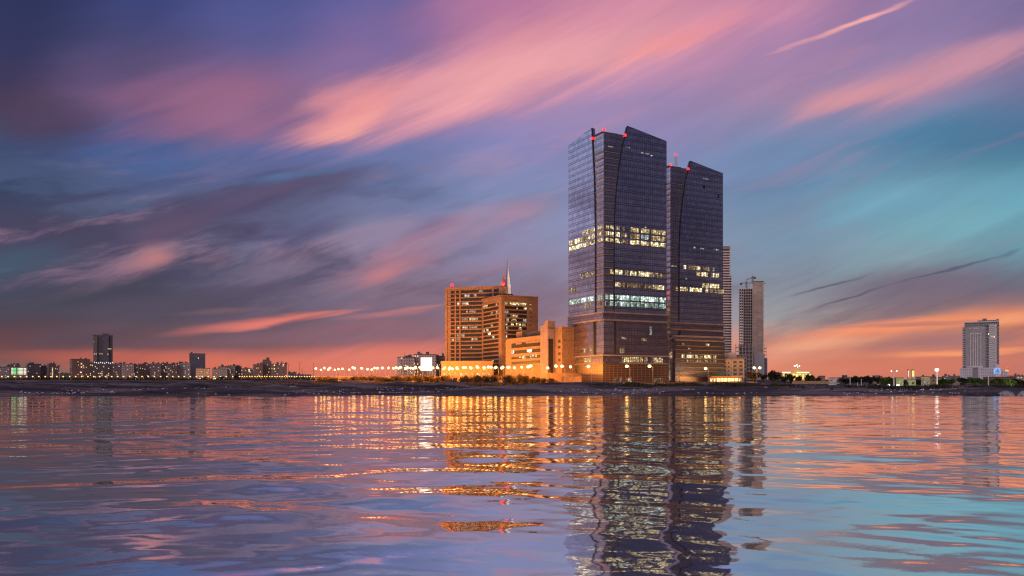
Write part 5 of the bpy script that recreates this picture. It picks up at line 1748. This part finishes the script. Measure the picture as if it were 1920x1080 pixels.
TREES = [
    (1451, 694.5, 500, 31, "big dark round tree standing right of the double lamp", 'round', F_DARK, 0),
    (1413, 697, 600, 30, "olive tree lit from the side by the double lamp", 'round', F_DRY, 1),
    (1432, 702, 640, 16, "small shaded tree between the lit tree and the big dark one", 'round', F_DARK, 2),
    (1470, 705, 640, 14, "low tree tucked behind the big dark round tree", 'round', F_DARK, 1),
    (1482, 700.5, 660, 22, "dark tree in front of the left end of the glowing dome", 'round', F_DARK, 3),
    (1497, 704, 650, 16, "short tree before the glowing dome", 'round', F_DRY, 2),
    (1517, 701, 640, 20, "bushy tree before the right end of the glowing dome", 'round', F_DARK, 1),
    (1531, 706, 650, 16, "low tree just left of the brown yard wall", 'round', F_DRY, 0),
    (1584, 708, 640, 24, "left end tree of the dark clump right of the white house", 'round', F_DARK, 2),
    (1600, 704.5, 650, 24, "second tree of the dark clump, behind a white pole", 'round', F_DARK, 0),
    (1616, 705.5, 640, 22, "middle tree of the dark clump with a second pole before it", 'round', F_DARK, 3),
    (1631, 704, 650, 22, "tall-topped tree near the right end of the dark clump", 'round', F_DARK, 1),
    (1646, 705.5, 640, 20, "last tree at the right end of the dark clump", 'round', F_DARK, 2),
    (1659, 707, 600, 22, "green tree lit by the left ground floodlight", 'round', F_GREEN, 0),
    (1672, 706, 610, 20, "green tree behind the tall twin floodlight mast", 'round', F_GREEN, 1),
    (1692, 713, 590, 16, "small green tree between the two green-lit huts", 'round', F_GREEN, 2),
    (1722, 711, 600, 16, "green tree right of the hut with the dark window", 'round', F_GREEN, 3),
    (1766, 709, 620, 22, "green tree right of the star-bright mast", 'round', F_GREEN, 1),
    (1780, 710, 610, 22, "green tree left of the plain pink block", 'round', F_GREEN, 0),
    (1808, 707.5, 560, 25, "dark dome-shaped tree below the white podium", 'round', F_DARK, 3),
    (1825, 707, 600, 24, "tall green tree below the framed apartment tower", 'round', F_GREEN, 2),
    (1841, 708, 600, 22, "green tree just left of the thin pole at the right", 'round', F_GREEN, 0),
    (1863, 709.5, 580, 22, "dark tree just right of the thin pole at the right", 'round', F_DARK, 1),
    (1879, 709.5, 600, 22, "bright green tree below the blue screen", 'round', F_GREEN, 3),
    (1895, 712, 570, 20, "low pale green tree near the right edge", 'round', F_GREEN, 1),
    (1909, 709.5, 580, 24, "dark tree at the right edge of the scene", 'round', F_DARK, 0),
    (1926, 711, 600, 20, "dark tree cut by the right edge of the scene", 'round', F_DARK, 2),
    (385, 706.5, 1180, 11, "dark tree silhouette right of the white floodlight", 'round', F_DARK, 0),
    (442, 704, 1200, 8, "small dark tree at the left end of the twin lamps", 'round', F_DARK, 1),
    (416, 706, 1200, 14, "dark tree before the low pale blocks", 'round', F_DARK, 2),
    (1000, 705, 520, 11, "tall scrub tree before the office building's service wing", 'tall', F_DRY, 1),
]
for px, yt, D, wp, lab, kind, lf, var in TREES: tree(px, yt, D, wp, lab, kind, lf, var)

# bushes along the edge of the sand, backlit by the lamps
BUSH = []
for v in range(5):
    rnd = random.Random(40 + v)
    m = MB()
    bl = [(rnd.uniform(-1.6, 1.6), rnd.uniform(-1, 1), rnd.uniform(.5, 1.5), rnd.uniform(.6, 1.15), rnd.uniform(.7, 1)) for _ in range(7)]
    leaf_cloud(m, rnd, bl, 900, .17)
    for i in range(14):
        a, q = rnd.uniform(0, 6.28), rnd.uniform(.3, 1.6)
        m.tube([(q * .3 * math.cos(a), q * .3 * math.sin(a), 0), (q * math.cos(a), q * math.sin(a), rnd.uniform(1.6, 2.7))], [.04, .015], 4)
    o = m.build("scrub_bush", F_BUSH)
    BUSH.append(o.data)
    bpy.data.objects.remove(o)


def bush(px, D, wpx, hpx, lab, group, v):
    o = bpy.data.objects.new("scrub_bush", BUSH[v])
    COL.objects.link(o)
    w, h = wpx / F * D, hpx / F * D
    o.location = (X(px, D), D, gz(D, px) - .15)
    o.scale = (w / 4.4, w / 4.4, h / 2.5)
    o.rotation_euler = (0, 0, R.uniform(0, 6.28))
    tag(o, lab, "bush", group)


rb_ = random.Random(77)
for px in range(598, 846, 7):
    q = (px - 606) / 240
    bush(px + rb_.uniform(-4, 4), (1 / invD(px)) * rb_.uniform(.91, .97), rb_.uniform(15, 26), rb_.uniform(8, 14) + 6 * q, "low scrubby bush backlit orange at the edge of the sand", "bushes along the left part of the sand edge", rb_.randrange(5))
for px in range(846, 1042, 8):
    q = (px - 846) / 190
    bush(px + rb_.uniform(-4, 4), rb_.uniform(470, 505), rb_.uniform(15, 24), (15 + 10 * math.sin(math.pi * min(1, q * 1.05)) + rb_.uniform(-4, 2)), "tall dense scrub bush before the bright lamps and office wall", "tall bushes before the office wall", rb_.randrange(5))
for px in range(1480, 1920, 27):
    bush(px + rb_.uniform(-9, 9), rb_.uniform(440, 480), rb_.uniform(14, 26), rb_.uniform(3, 6), "low dark bush on the right-hand bank in front of the trees", "low bushes on the right bank", rb_.randrange(5))


def scrub_band(name, xr, Dr, n, hmax, lab, mat, seed):
    rnd = random.Random(seed)
    m = MB()
    for _ in range(n):
        px, D = rnd.uniform(*xr), rnd.triangular(*Dr)
        x, g = X(px, D), gz(D, px)
        clump = .5 + .5 * math.sin(px * .09 + D * .05) * math.sin(px * .021 + 2)
        if rnd.random() > .25 + .75 * clump: continue
        h = hmax * rnd.uniform(.3, 1.0) * (.5 + clump)
        a = rnd.uniform(0, 3.14)
        w = rnd.uniform(.25, .7)
        dx, dy = math.cos(a) * w, math.sin(a) * w
        lx, ly = rnd.uniform(-.5, .5) * h, rnd.uniform(-.3, .3) * h
        m.face([(x - dx, D - dy, g - .2), (x + dx, D + dy, g - .2), (x + dx * .3 + lx, D + dy * .3 + ly, g + h), (x - dx * .3 + lx, D - dy * .3 + ly, g + h * .9)])
    o = m.build(name, mat)
    tag(o, lab, "ground cover", None, 'stuff')


scrub_band("dune_grass", (1036, 1500), (375, 440), 5200, 1.5, "dark dune grass and scrub on the low bank before the towers", foliage("leaf_dune", (.035, .03, .018), (.06, .05, .028), .2), 5)
scrub_band("bank_grass", (1480, 1960), (340, 440), 6200, 1.6, "dark rough grass covering the bank at the right", foliage("leaf_bank", (.022, .023, .014), (.045, .042, .024), .2), 6)
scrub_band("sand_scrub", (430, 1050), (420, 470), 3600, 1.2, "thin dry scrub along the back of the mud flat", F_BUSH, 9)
scrub_band("far_scrub", (-40, 600), (900, 1180), 4200, 3.2, "dark strip of far scrub under the left skyline lamps", F_DARK, 10)


# shell and litter glints scattered over the flat
def debris():
    rnd = random.Random(12)
    m = MB()
    for _ in range(2600):
        px = rnd.uniform(-20, 1940)
        D = rnd.triangular(274, 420, 300)
        if 1040 < px and D > 345: continue
        clump = math.sin(px * .03 + D * .21) + math.sin(px * .011 - D * .13)
        if clump < rnd.uniform(-1.2, 1.4): continue
        x, s = X(px, D), rnd.uniform(.14, .5)
        z = gz(D) + .1
        a = rnd.uniform(0, 6.28)
        pts = [(x + s * math.cos(a + k * 1.2566) * rnd.uniform(.6, 1.2), D + s * math.sin(a + k * 1.2566) * rnd.uniform(.6, 1.2), z + rnd.uniform(0, .12)) for k in range(5)]
        top = (x, D, z + s * rnd.uniform(.4, .9))
        for k in range(5): m.face([pts[k], pts[(k + 1) % 5], top])
    o = m.build("shell_litter", solid("shell_white", (.86, .80, .78), .3, 0, .2, 4))
    tag(o, "pale shells and litter scattered over the dark mud flat", "litter", None, 'stuff')


debris()

# ------------------------------------------------------------------ rocks
def rock(px, ybase, wpx, hpx, D, lab, seed, mat):
    rnd = random.Random(seed)
    bm = bmesh.new()
    bmesh.ops.create_icosphere(bm, subdivisions=4, radius=1)
    w, h = wpx / F * D / 2, hpx / F * D
    ph = [(np.array([rnd.gauss(0, 1) for _ in range(3)]) * rnd.uniform(1.2, 5), rnd.uniform(0, 6.28)) for _ in range(18)]
    for v in bm.verts:
        c = np.array(v.co)
        s = 1 + sum(.32 / np.linalg.norm(k) * math.sin(float(np.dot(k, c)) + p) for k, p in ph) * .45
        v.co = (c[0] * w * s, c[1] * w * .7 * s, max(-.35, c[2]) * h * s * .9)
    for f in bm.faces: f.smooth = True
    me = bpy.data.meshes.new("boulder")
    bm.to_mesh(me); bm.free()
    me.materials.append(mat)
    o = bpy.data.objects.new("boulder", me)
    COL.objects.link(o)
    o.location = (X(px, D), D, max(Z(ybase, D), -.1))
    tag(o, lab, "rock")


def mat_rock(name, a, b_):
    m, t, b = new_mat(name)
    tc = t.n.new('ShaderNodeTexCoord')
    n = t.noise(tc.outputs['Object'], 1.6, 6, .65)
    t.set(b.inputs['Base Color'], t.mix(t.rng(n, .35, .65), tuple(a), tuple(b_)))
    b.inputs['Roughness'].default_value = .85
    bp = t.n.new('ShaderNodeBump'); bp.inputs['Distance'].default_value = .3
    t.set(bp.inputs['Height'], n); t.l.new(bp.outputs[0], b.inputs['Normal'])
    return m


M_ROCKP, M_ROCKD = mat_rock("pale_rock", (.14, .12, .12), (.55, .49, .47)), mat_rock("dark_rock", (.02, .018, .018), (.06, .05, .05))
rock(1886, 742.5, 29, 10, 268, "pale rounded boulder at the water's edge near the right", 1, M_ROCKP)
rock(1921, 743, 26, 11, 266, "pale boulder cut by the right edge of the scene", 2, M_ROCKP)
rock(1858, 742.5, 26, 5, 268, "low dark rock just left of the pale rounded boulder", 3, M_ROCKD)
rock(1826, 742, 30, 4, 270, "flat dark rock furthest left at the right water's edge", 4, M_ROCKD)
rock(1558, 734, 11, 8, 300, "dark lump of driftwood and stone on the right shore", 5, M_ROCKD)
rock(1436, 727.5, 10, 4, 350, "small pale stone heap on the bank below the big dark tree", 6, M_ROCKP)
rock(690, 724, 22, 5, 400, "long low dark mound on the flat before the orange bushes", 7, M_ROCKD)
rock(1140, 727, 14, 5, 380, "dark stony lump on the bank before the left glass tower", 8, M_ROCKD)
rock(500, 730, 14, 5, 340, "dark stony lump left of the dark car on the flat", 9, M_ROCKD)

# tide pools on the flat
for nm, px0, px1, py, dd, seed in (("tide_pool", 414, 478, 731.0, 3.0, 1), ("tide_pool", 330, 400, 733.2, 2.0, 2)):
    D = 330.0 if seed == 1 else 315.0
    rnd = random.Random(seed)
    m = MB()
    n = 40
    xc, wx = (X(px0, D) + X(px1, D)) / 2, (X(px1, D) - X(px0, D)) / 2
    pts = []
    for i in range(n):
        a = 6.283 * i / n
        k = 1 + .22 * math.sin(3 * a + seed) + .12 * math.sin(7 * a)
        pts.append((xc + wx * math.cos(a) * k, D + dd * math.sin(a) * k, gz(D) + .28))
    m.face(pts)
    o = m.build(nm, WATER)
    tag(o, None, None, kind='structure')

# ------------------------------------------------------------------ dark car on the flat with a figure on its roof
def flat_car():
    D = 322.0
    cx, g = X(549.5, D), gz(D) + .1
    root = thing("dark_car", (cx, D, g), "dark rounded car standing on the mud flat before the twin lamps", "car")
    paint = solid("black_paint", (.012, .010, .012), .35, .2)
    prof = [(-2.45, .45), (-2.5, .95), (-2.2, 1.15), (-1.5, 1.25), (-.75, 1.85), (.7, 1.88), (1.5, 1.3), (2.2, 1.12), (2.5, .9), (2.45, .45)]
    m = MB(); Wall((cx, D - .9), (1, 0)).poly(m, [(a, g + z) for a, z in prof], -1.8, 0)
    bo = m.build("body", paint, root)
    bv = bo.modifiers.new("bevel", 'BEVEL'); bv.width = .09; bv.segments = 3; bv.limit_method = 'ANGLE'
    Q = Wall((cx, D - .9), (1, 0))
    for a, b_ in ((-.85, -.08), (.05, .9)):
        m = MB(); Q.poly(m, [(a - (.25 if a < 0 else 0), g + 1.28), (b_ + (.25 if a > 0 else 0), g + 1.28), (b_ - .1, g + 1.74), (a + .1, g + 1.74)], .01, .03); m.build("window", solid("car_glass", (.02, .02, .025), .1), root)
    for sx in (-1.55, 1.6):
        for sy in (-.82, .82):
            w = MB(); w.tube([(cx + sx, D + sy - .14, g + .42), (cx + sx, D + sy + .14, g + .42)], [.42, .42], 14); w.build("wheel", M_DARK, root)
    m = MB(); m.box(cx - 2.56, cx - 2.46, D - .8, D + .8, g + .5, g + .75); m.build("bumper", M_DARK, root)
    # seated figure on the roof
    z = g + 1.9
    pts = {'pelvis': (0, 0, .14), 'spine': (.02, 0, .42), 'chest': (.05, 0, .62), 'neck': (.06, -.02, .76), 'head': (.06, -.05, .92), 'crown': (.06, -.04, 1.04),
           'sl': (-.19, 0, .68), 'el': (-.28, -.1, .42), 'hl': (-.16, -.32, .26), 'sr': (.29, 0, .68), 'er': (.36, -.1, .42), 'hr': (.22, -.32, .26),
           'pl': (-.1, 0, .12), 'kl': (-.14, -.46, .26), 'fl': (-.14, -.62, -.12), 'tl': (-.14, -.76, -.13), 'pr': (.1, 0, .12), 'kr': (.18, -.46, .26), 'fr': (.18, -.62, -.12), 'tr': (.18, -.76, -.13)}
    rad = {'pelvis': .17, 'spine': .15, 'chest': .17, 'neck': .065, 'head': .105, 'crown': .07, 'sl': .085, 'el': .055, 'hl': .045, 'sr': .085, 'er': .055, 'hr': .045, 'pl': .11, 'kl': .075, 'fl': .055, 'tl': .045, 'pr': .11, 'kr': .075, 'fr': .055, 'tr': .045}
    ed = [('pelvis', 'spine'), ('spine', 'chest'), ('chest', 'neck'), ('neck', 'head'), ('head', 'crown'), ('chest', 'sl'), ('sl', 'el'), ('el', 'hl'), ('chest', 'sr'), ('sr', 'er'), ('er', 'hr'), ('pelvis', 'pl'), ('pl', 'kl'), ('kl', 'fl'), ('fl', 'tl'), ('pelvis', 'pr'), ('pr', 'kr'), ('kr', 'fr'), ('fr', 'tr')]
    ks = list(pts)
    me = bpy.data.meshes.new("person")
    me.from_pydata([pts[k] for k in ks], [(ks.index(a), ks.index(b_)) for a, b_ in ed], [])
    o = bpy.data.objects.new("person", me)
    COL.objects.link(o)
    o.location = (cx - .1, D - .15, z)
    sk = o.modifiers.new("skin", 'SKIN')
    for i, k in enumerate(ks):
        me.skin_vertices[0].data[i].radius = (rad[k], rad[k])
    me.skin_vertices[0].data[0].use_root = True
    o.modifiers.new("sub", 'SUBSURF').levels = 2
    o.modifiers["sub"].render_levels = 2
    me.materials.append(solid("dark_clothes", (.02, .02, .03), .9))
    tag(o, "person in dark clothes sitting on the roof of the dark car on the flat", "person")
    return


flat_car()

# ------------------------------------------------------------------ right-hand low buildings and masts
GRN = stone("green_render", (.40, .46, .20), 2, 1)
TAN = stone("tan_render", (.44, .32, .22), 2, 1)


def hut(px0, px1, y0, y1, D, mat, label, win=None, dep=8, roof=None, name="hut", cat="house"):
    g = Z(y1, D)
    root = thing(name, (X((px0 + px1) / 2, D), D, g), label, cat)
    m = MB(); m.box(X(px0, D), X(px1, D), D, D + dep, g - 1.5, Z(y0, D)); m.build("wall", mat, root)
    m = MB(); m.box(X(px0 - .6, D), X(px1 + .6, D), D - .5, D + dep + .5, Z(y0, D), Z(y0 - 1.1, D)); m.build("roof", roof or M_ROOF, root)
    for a, b_, c, d, mt in (win or []):
        w = MB(); w.box(X(a, D), X(b_, D), D - .05, D + .1, Z(d, D), Z(c, D)); wo = w.build("window", mt, root)
        f = MB()
        x0, x1, z0, z1 = X(a, D), X(b_, D), Z(d, D), Z(c, D)
        for q in ((x0 - .25, x0, z0 - .25, z1 + .25), (x1, x1 + .25, z0 - .25, z1 + .25), (x0, x1, z1, z1 + .25), (x0, x1, z0 - .25, z0)):
            f.box(q[0], q[1], D - .16, D - .01, q[2], q[3])
        f.build("frame", mat, wo)
    face_viewpoint(root)
    return root


hut(1680, 1694, 709, 724, 585, GRN, "green-lit hut with a pale window behind the twin floodlight mast", [(1685, 1689, 714, 718.5, COOLD)])
hut(1703.5, 1717, 711.5, 725, 580, GRN, "yellow-green hut with one dark framed window", [(1710, 1714.5, 716.3, 721, M_DARK)])
hut(1727, 1744, 706.5, 722, 590, TAN, "tan house with a patterned window left of the star-bright mast", [(1732, 1741, 713.5, 718, COOLD)])
hut(1744.5, 1768, 708, 721, 640, stone("brown_render", (.26, .18, .14), 2, 1), "long brown house behind the star-bright mast", [(1749, 1752, 712, 715, M_DARK)])
hut(1786.5, 1803, 709.5, 719, 660, M_PINK, "plain pink flat-roofed block left of the dome-shaped tree", [(1790, 1793, 712, 714.5, M_DARK)])
hut(1553.5, 1568.5, 709, 718.5, 700, solid("white_render", (.62, .58, .60), .7), "small white house right of the brown yard wall", [(1557, 1561, 712, 714, M_DARK)])
hut(1535, 1547, 705.5, 718.5, 800, M_PINK, "pale grey house behind the brown yard wall", [(1538, 1541, 709, 711, M_DARK)])
hut(1843, 1905, 707.5, 716, 720, stone("red_brick_dark", (.20, .09, .07), 1, .5), "long low red building behind the right-hand trees", [(1852, 1856, 710, 712.5, M_DARK), (1886, 1890, 710, 712.5, M_DARK)])
hut(1636, 1650, 705, 716, 760, M_PINK, "small pale house peeping over the dark tree clump", [(1640, 1643, 708, 710.5, M_DARK)])
hut(1903, 1932, 705.5, 714, 800, TAN, "low tan building with a lit strip at the right edge", [(1908, 1916, 706.8, 708.2, WARM)])
# yard wall
Dw = 600
rw = thing("yard_wall", (X(1545, Dw), Dw, gz(Dw)), "long brown yard wall with pale base beyond the right bank", "wall")
m = MB(); m.box(X(1486, Dw), X(1556, Dw), Dw, Dw + .4, gz(Dw) - 1, Z(714.2, Dw)); m.build("wall_panel", M_TERRA, rw)
m = MB(); m.box(X(1485, Dw), X(1574, Dw), Dw - .3, Dw - .01, gz(Dw) - 1, Z(717.3, Dw)); m.build("plinth", M_PINK, rw)
# lit pillars
for px0, px1, lab in ((1702.3, 1704.2, "slender yellow-lit pillar above the yellow-green hut"), (1710, 1714.2, "broad yellow-lit pillar pair above the yellow-green hut")):
    D = 780.0
    r_ = thing("lit_pillar", (X(px0, D), D, gz(D)), lab, "pillar")
    m = MB(); m.box(X(px0, D), X(px1, D), D, D + 1.5, gz(D) - 1, Z(694, D)); m.build("shaft", solid("white_render", (.62, .58, .60), .7), r_)
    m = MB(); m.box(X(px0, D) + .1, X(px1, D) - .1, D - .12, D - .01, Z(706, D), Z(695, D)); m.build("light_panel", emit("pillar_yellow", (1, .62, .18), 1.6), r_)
    m = MB(); m.box(X(px0, D) - .2, X(px1, D) + .2, D - .25, D + 1.7, Z(694, D), Z(693, D)); m.build("capital", M_DARK, r_)


def flood_mast(px, ytop, ybase, D, lab, heads, bright, col=(1, .92, .8)):
    g = Z(ybase, D)
    root = thing("floodlight_mast", (X(px, D), D, g), lab, "light mast")
    x, zt = X(px, D), Z(ytop, D)
    m = MB(); m.tube([(x, D, g - 1), (x, D, zt)], [.42, .2], 10); m.build("pole", solid("white_pole", (.75, .72, .72), .5), root)
    if heads:
        m = MB(); m.box(x - 1.9, x + 1.9, D - .1, D + .1, zt - .1, zt + .12); m.build("cross_arm", STEEL, root)
        for s in (-1.6, 1.6):
            m = MB(); m.ball((x + s, D - .3, zt - .25), .42 if bright < 5 else 1.0, 10, 6, .8); m.build("lamp_head", emit("flood_%d" % int(bright), col, bright), root, smooth=True)
    return root


flood_mast(1676, 695, 725, 520, "tall white mast with two small lamps right of the dark tree clump", True, 3)
fm = flood_mast(1757, 693, 722, 530, "tall white mast with a star-bright floodlight", False, 3)
m = MB(); x = X(1755.5, 530); m.ball((x, 529.3, Z(693.5, 530)), 1.15, 12, 8, .85); m.build("lamp_head", emit("star_flood", (1, .93, .85), 12.0), fm, smooth=True)
w = parent_world(fm)
light_point("flood_light", (x - w[0], -2.2, Z(693.5, 530) - w[2]), (1, .85, .65), 16000, .6, fm)
for px, y0, y1, D, lab in ((1853.3, 704.5, 724, 480, "plain thin white pole among the right-hand trees"), (1594, 702, 725, 500, "white pole before the dark tree clump"), (1608.5, 716.5, 724, 500, "short stub of a white pole in the dark tree clump"), (1615, 710.5, 724, 500, "second white pole in the dark tree clump")):
    r_ = thing("pole", (X(px, D), D, Z(y1, D)), lab, "pole")
    m = MB(); m.tube([(X(px, D), D, Z(y1, D) - .6), (X(px, D), D, Z(y0, D))], [.26, .14], 8); m.build("shaft", solid("white_pole", (.75, .72, .72), .5), r_)
    m = MB(); m.tube([(X(px, D), D, Z(y1, D) - .6), (X(px, D), D, Z(y1, D) + .5)], [.42, .36], 8); m.build("base", STEEL, r_)
for px, lab in ((1666, "left ground floodlight shining white-green below the trees"), (1683.5, "right ground floodlight shining white-green below the huts")):
    D = 545.0
    g = Z(725, D)
    r_ = thing("floodlight", (X(px, D), D, g), lab, "floodlight")
    m = MB(); m.tube([(X(px, D), D, g - 1), (X(px, D), D, g + .5)], [.15, .15], 6); m.build("post", M_DARK, r_)
    m = MB(); m.ball((X(px, D), D - .2, g + .75), .95, 10, 6, .8); m.build("lamp_head", emit("ground_flood", (.85, 1, .9), 8.0), r_, smooth=True)
    light_point("flood_light", (0, 8, 3.2), (.75, 1.0, .45), 9000, .5, r_)
    light_point("flood_light", (0, -2.4, 1.8), (.8, 1, .8), 1200, .4, r_)
# sign box
D = 540.0
r_ = thing("lit_sign", (X(1646.5, D), D, Z(724, D)), "small square pale lit sign at the left of the ground floodlights", "sign")
m = MB(); m.box(X(1645, D), X(1648.2, D), D, D + .2, Z(724, D), Z(720.8, D)); m.build("panel", emit("sign_pale", (.75, 1, .9), 1.2), r_)
m = MB(); m.box(X(1646.4, D), X(1646.8, D), D + .05, D + .15, Z(727, D), Z(724, D)); m.build("post", M_DARK, r_)
for px in (1832, 1876, 1895):
    D = 560
    light_point("tree_fill_light", (X(px, D), D, gz(D, px) + 1.2), (.8, 1, .30), 8000, .4)  # unseen greenish points added so the trees show green


# glowing domed building
def dome_hall():
    D = 900.0
    g = gz(D)
    root = thing("domed_hall", (X(1494, D), D, g), "glowing yellow domed hall with a lit cross-shaped finial behind the trees", "building")
    yel = emit("hall_yellow", (1.0, .62, .14), 1.25)
    m = MB(); m.box(X(1466, D), X(1522, D), D, D + 20, g - 1, Z(699, D)); m.build("wall", stone("hall_stone", (.5, .4, .25), 2, 2), root)
    for i in range(9):
        m = MB(); a = X(1468 + i * 6, D); m.box(a, a + 2.1, D - .1, D + .1, g + 1, Z(701, D)); m.build("arch_window", yel, root)
    for a, b_ in ((1467, 1482), (1494, 1517)):
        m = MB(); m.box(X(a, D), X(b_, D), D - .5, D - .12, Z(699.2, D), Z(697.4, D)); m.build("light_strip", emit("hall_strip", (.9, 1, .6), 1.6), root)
    m = MB(); m.box(X(1464, D), X(1524, D), D - .1, D + 20.4, Z(699, D), Z(698.2, D)); m.build("cornice", TAN, root)
    m = MB(); cx, zb = X(1497, D), Z(698, D)
    for k in range(7):
        a0, a1 = k / 7 * math.pi / 2, (k + 1) / 7 * math.pi / 2
        r0, r1 = 4.4 * math.cos(a0), 4.4 * math.cos(a1) + .02
        z0, z1 = zb + 4.6 * math.sin(a0), zb + 4.6 * math.sin(a1)
        for j in range(16):
            b0_, b1_ = 6.2832 * j / 16, 6.2832 * (j + 1) / 16
            m.face([(cx + r0 * math.cos(b0_), D + 5 + r0 * math.sin(b0_), z0), (cx + r0 * math.cos(b1_), D + 5 + r0 * math.sin(b1_), z0), (cx + r1 * math.cos(b1_), D + 5 + r1 * math.sin(b1_), z1), (cx + r1 * math.cos(b0_), D + 5 + r1 * math.sin(b0_), z1)])
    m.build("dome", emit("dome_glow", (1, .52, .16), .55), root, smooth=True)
    for a, y in ((1497, 684), (1492.5, 685.6), (1494.5, 686), (1502, 685.8), (1498.5, 687.6)):
        m = MB(); m.ball((X(a, D), D + 4.8, Z(y, D)), .6, 8, 5); m.build("finial_lamp", emit("finial", (.9, 1, .75), 3.5), root, smooth=True)
    m = MB(); m.tube([(cx, D + 5, zb + 4.4), (cx, D + 5, Z(683.4, D))], [.2, .1], 6); m.build("finial", M_DARK, root)
    m = MB(); m.tube([(X(1491.5, D), D + 5, Z(686, D)), (X(1503, D), D + 5, Z(686, D))], [.1, .1], 6); m.build("finial_bar", M_DARK, root)
    light_point("hall_light", (0, -7, 6), (1, .65, .2), 14000, 1, root)


dome_hall()

# low far roofs between the trees on the right
for px0, px1, yt, D, st, lab in ((1440, 1466, 706, 1200, 'brown', "low far block behind the big dark round tree"), (1570, 1590, 707.5, 1000, 'pale', "low pale far house behind the dark tree clump"),
                                 (1716, 1760, 706, 1300, 'dusk', "far low roofs behind the tan house"), (1766, 1800, 704.5, 1350, 'dusk', "far hazy roofs left of the grey apartment tower"), (1886, 1935, 704, 1300, 'dusk', "far low roofs right of the grey apartment tower")):
    far_block(px0, px1, yt, D, st, lab, lits=2, tanks=3)

bpy.context.view_layer.update()
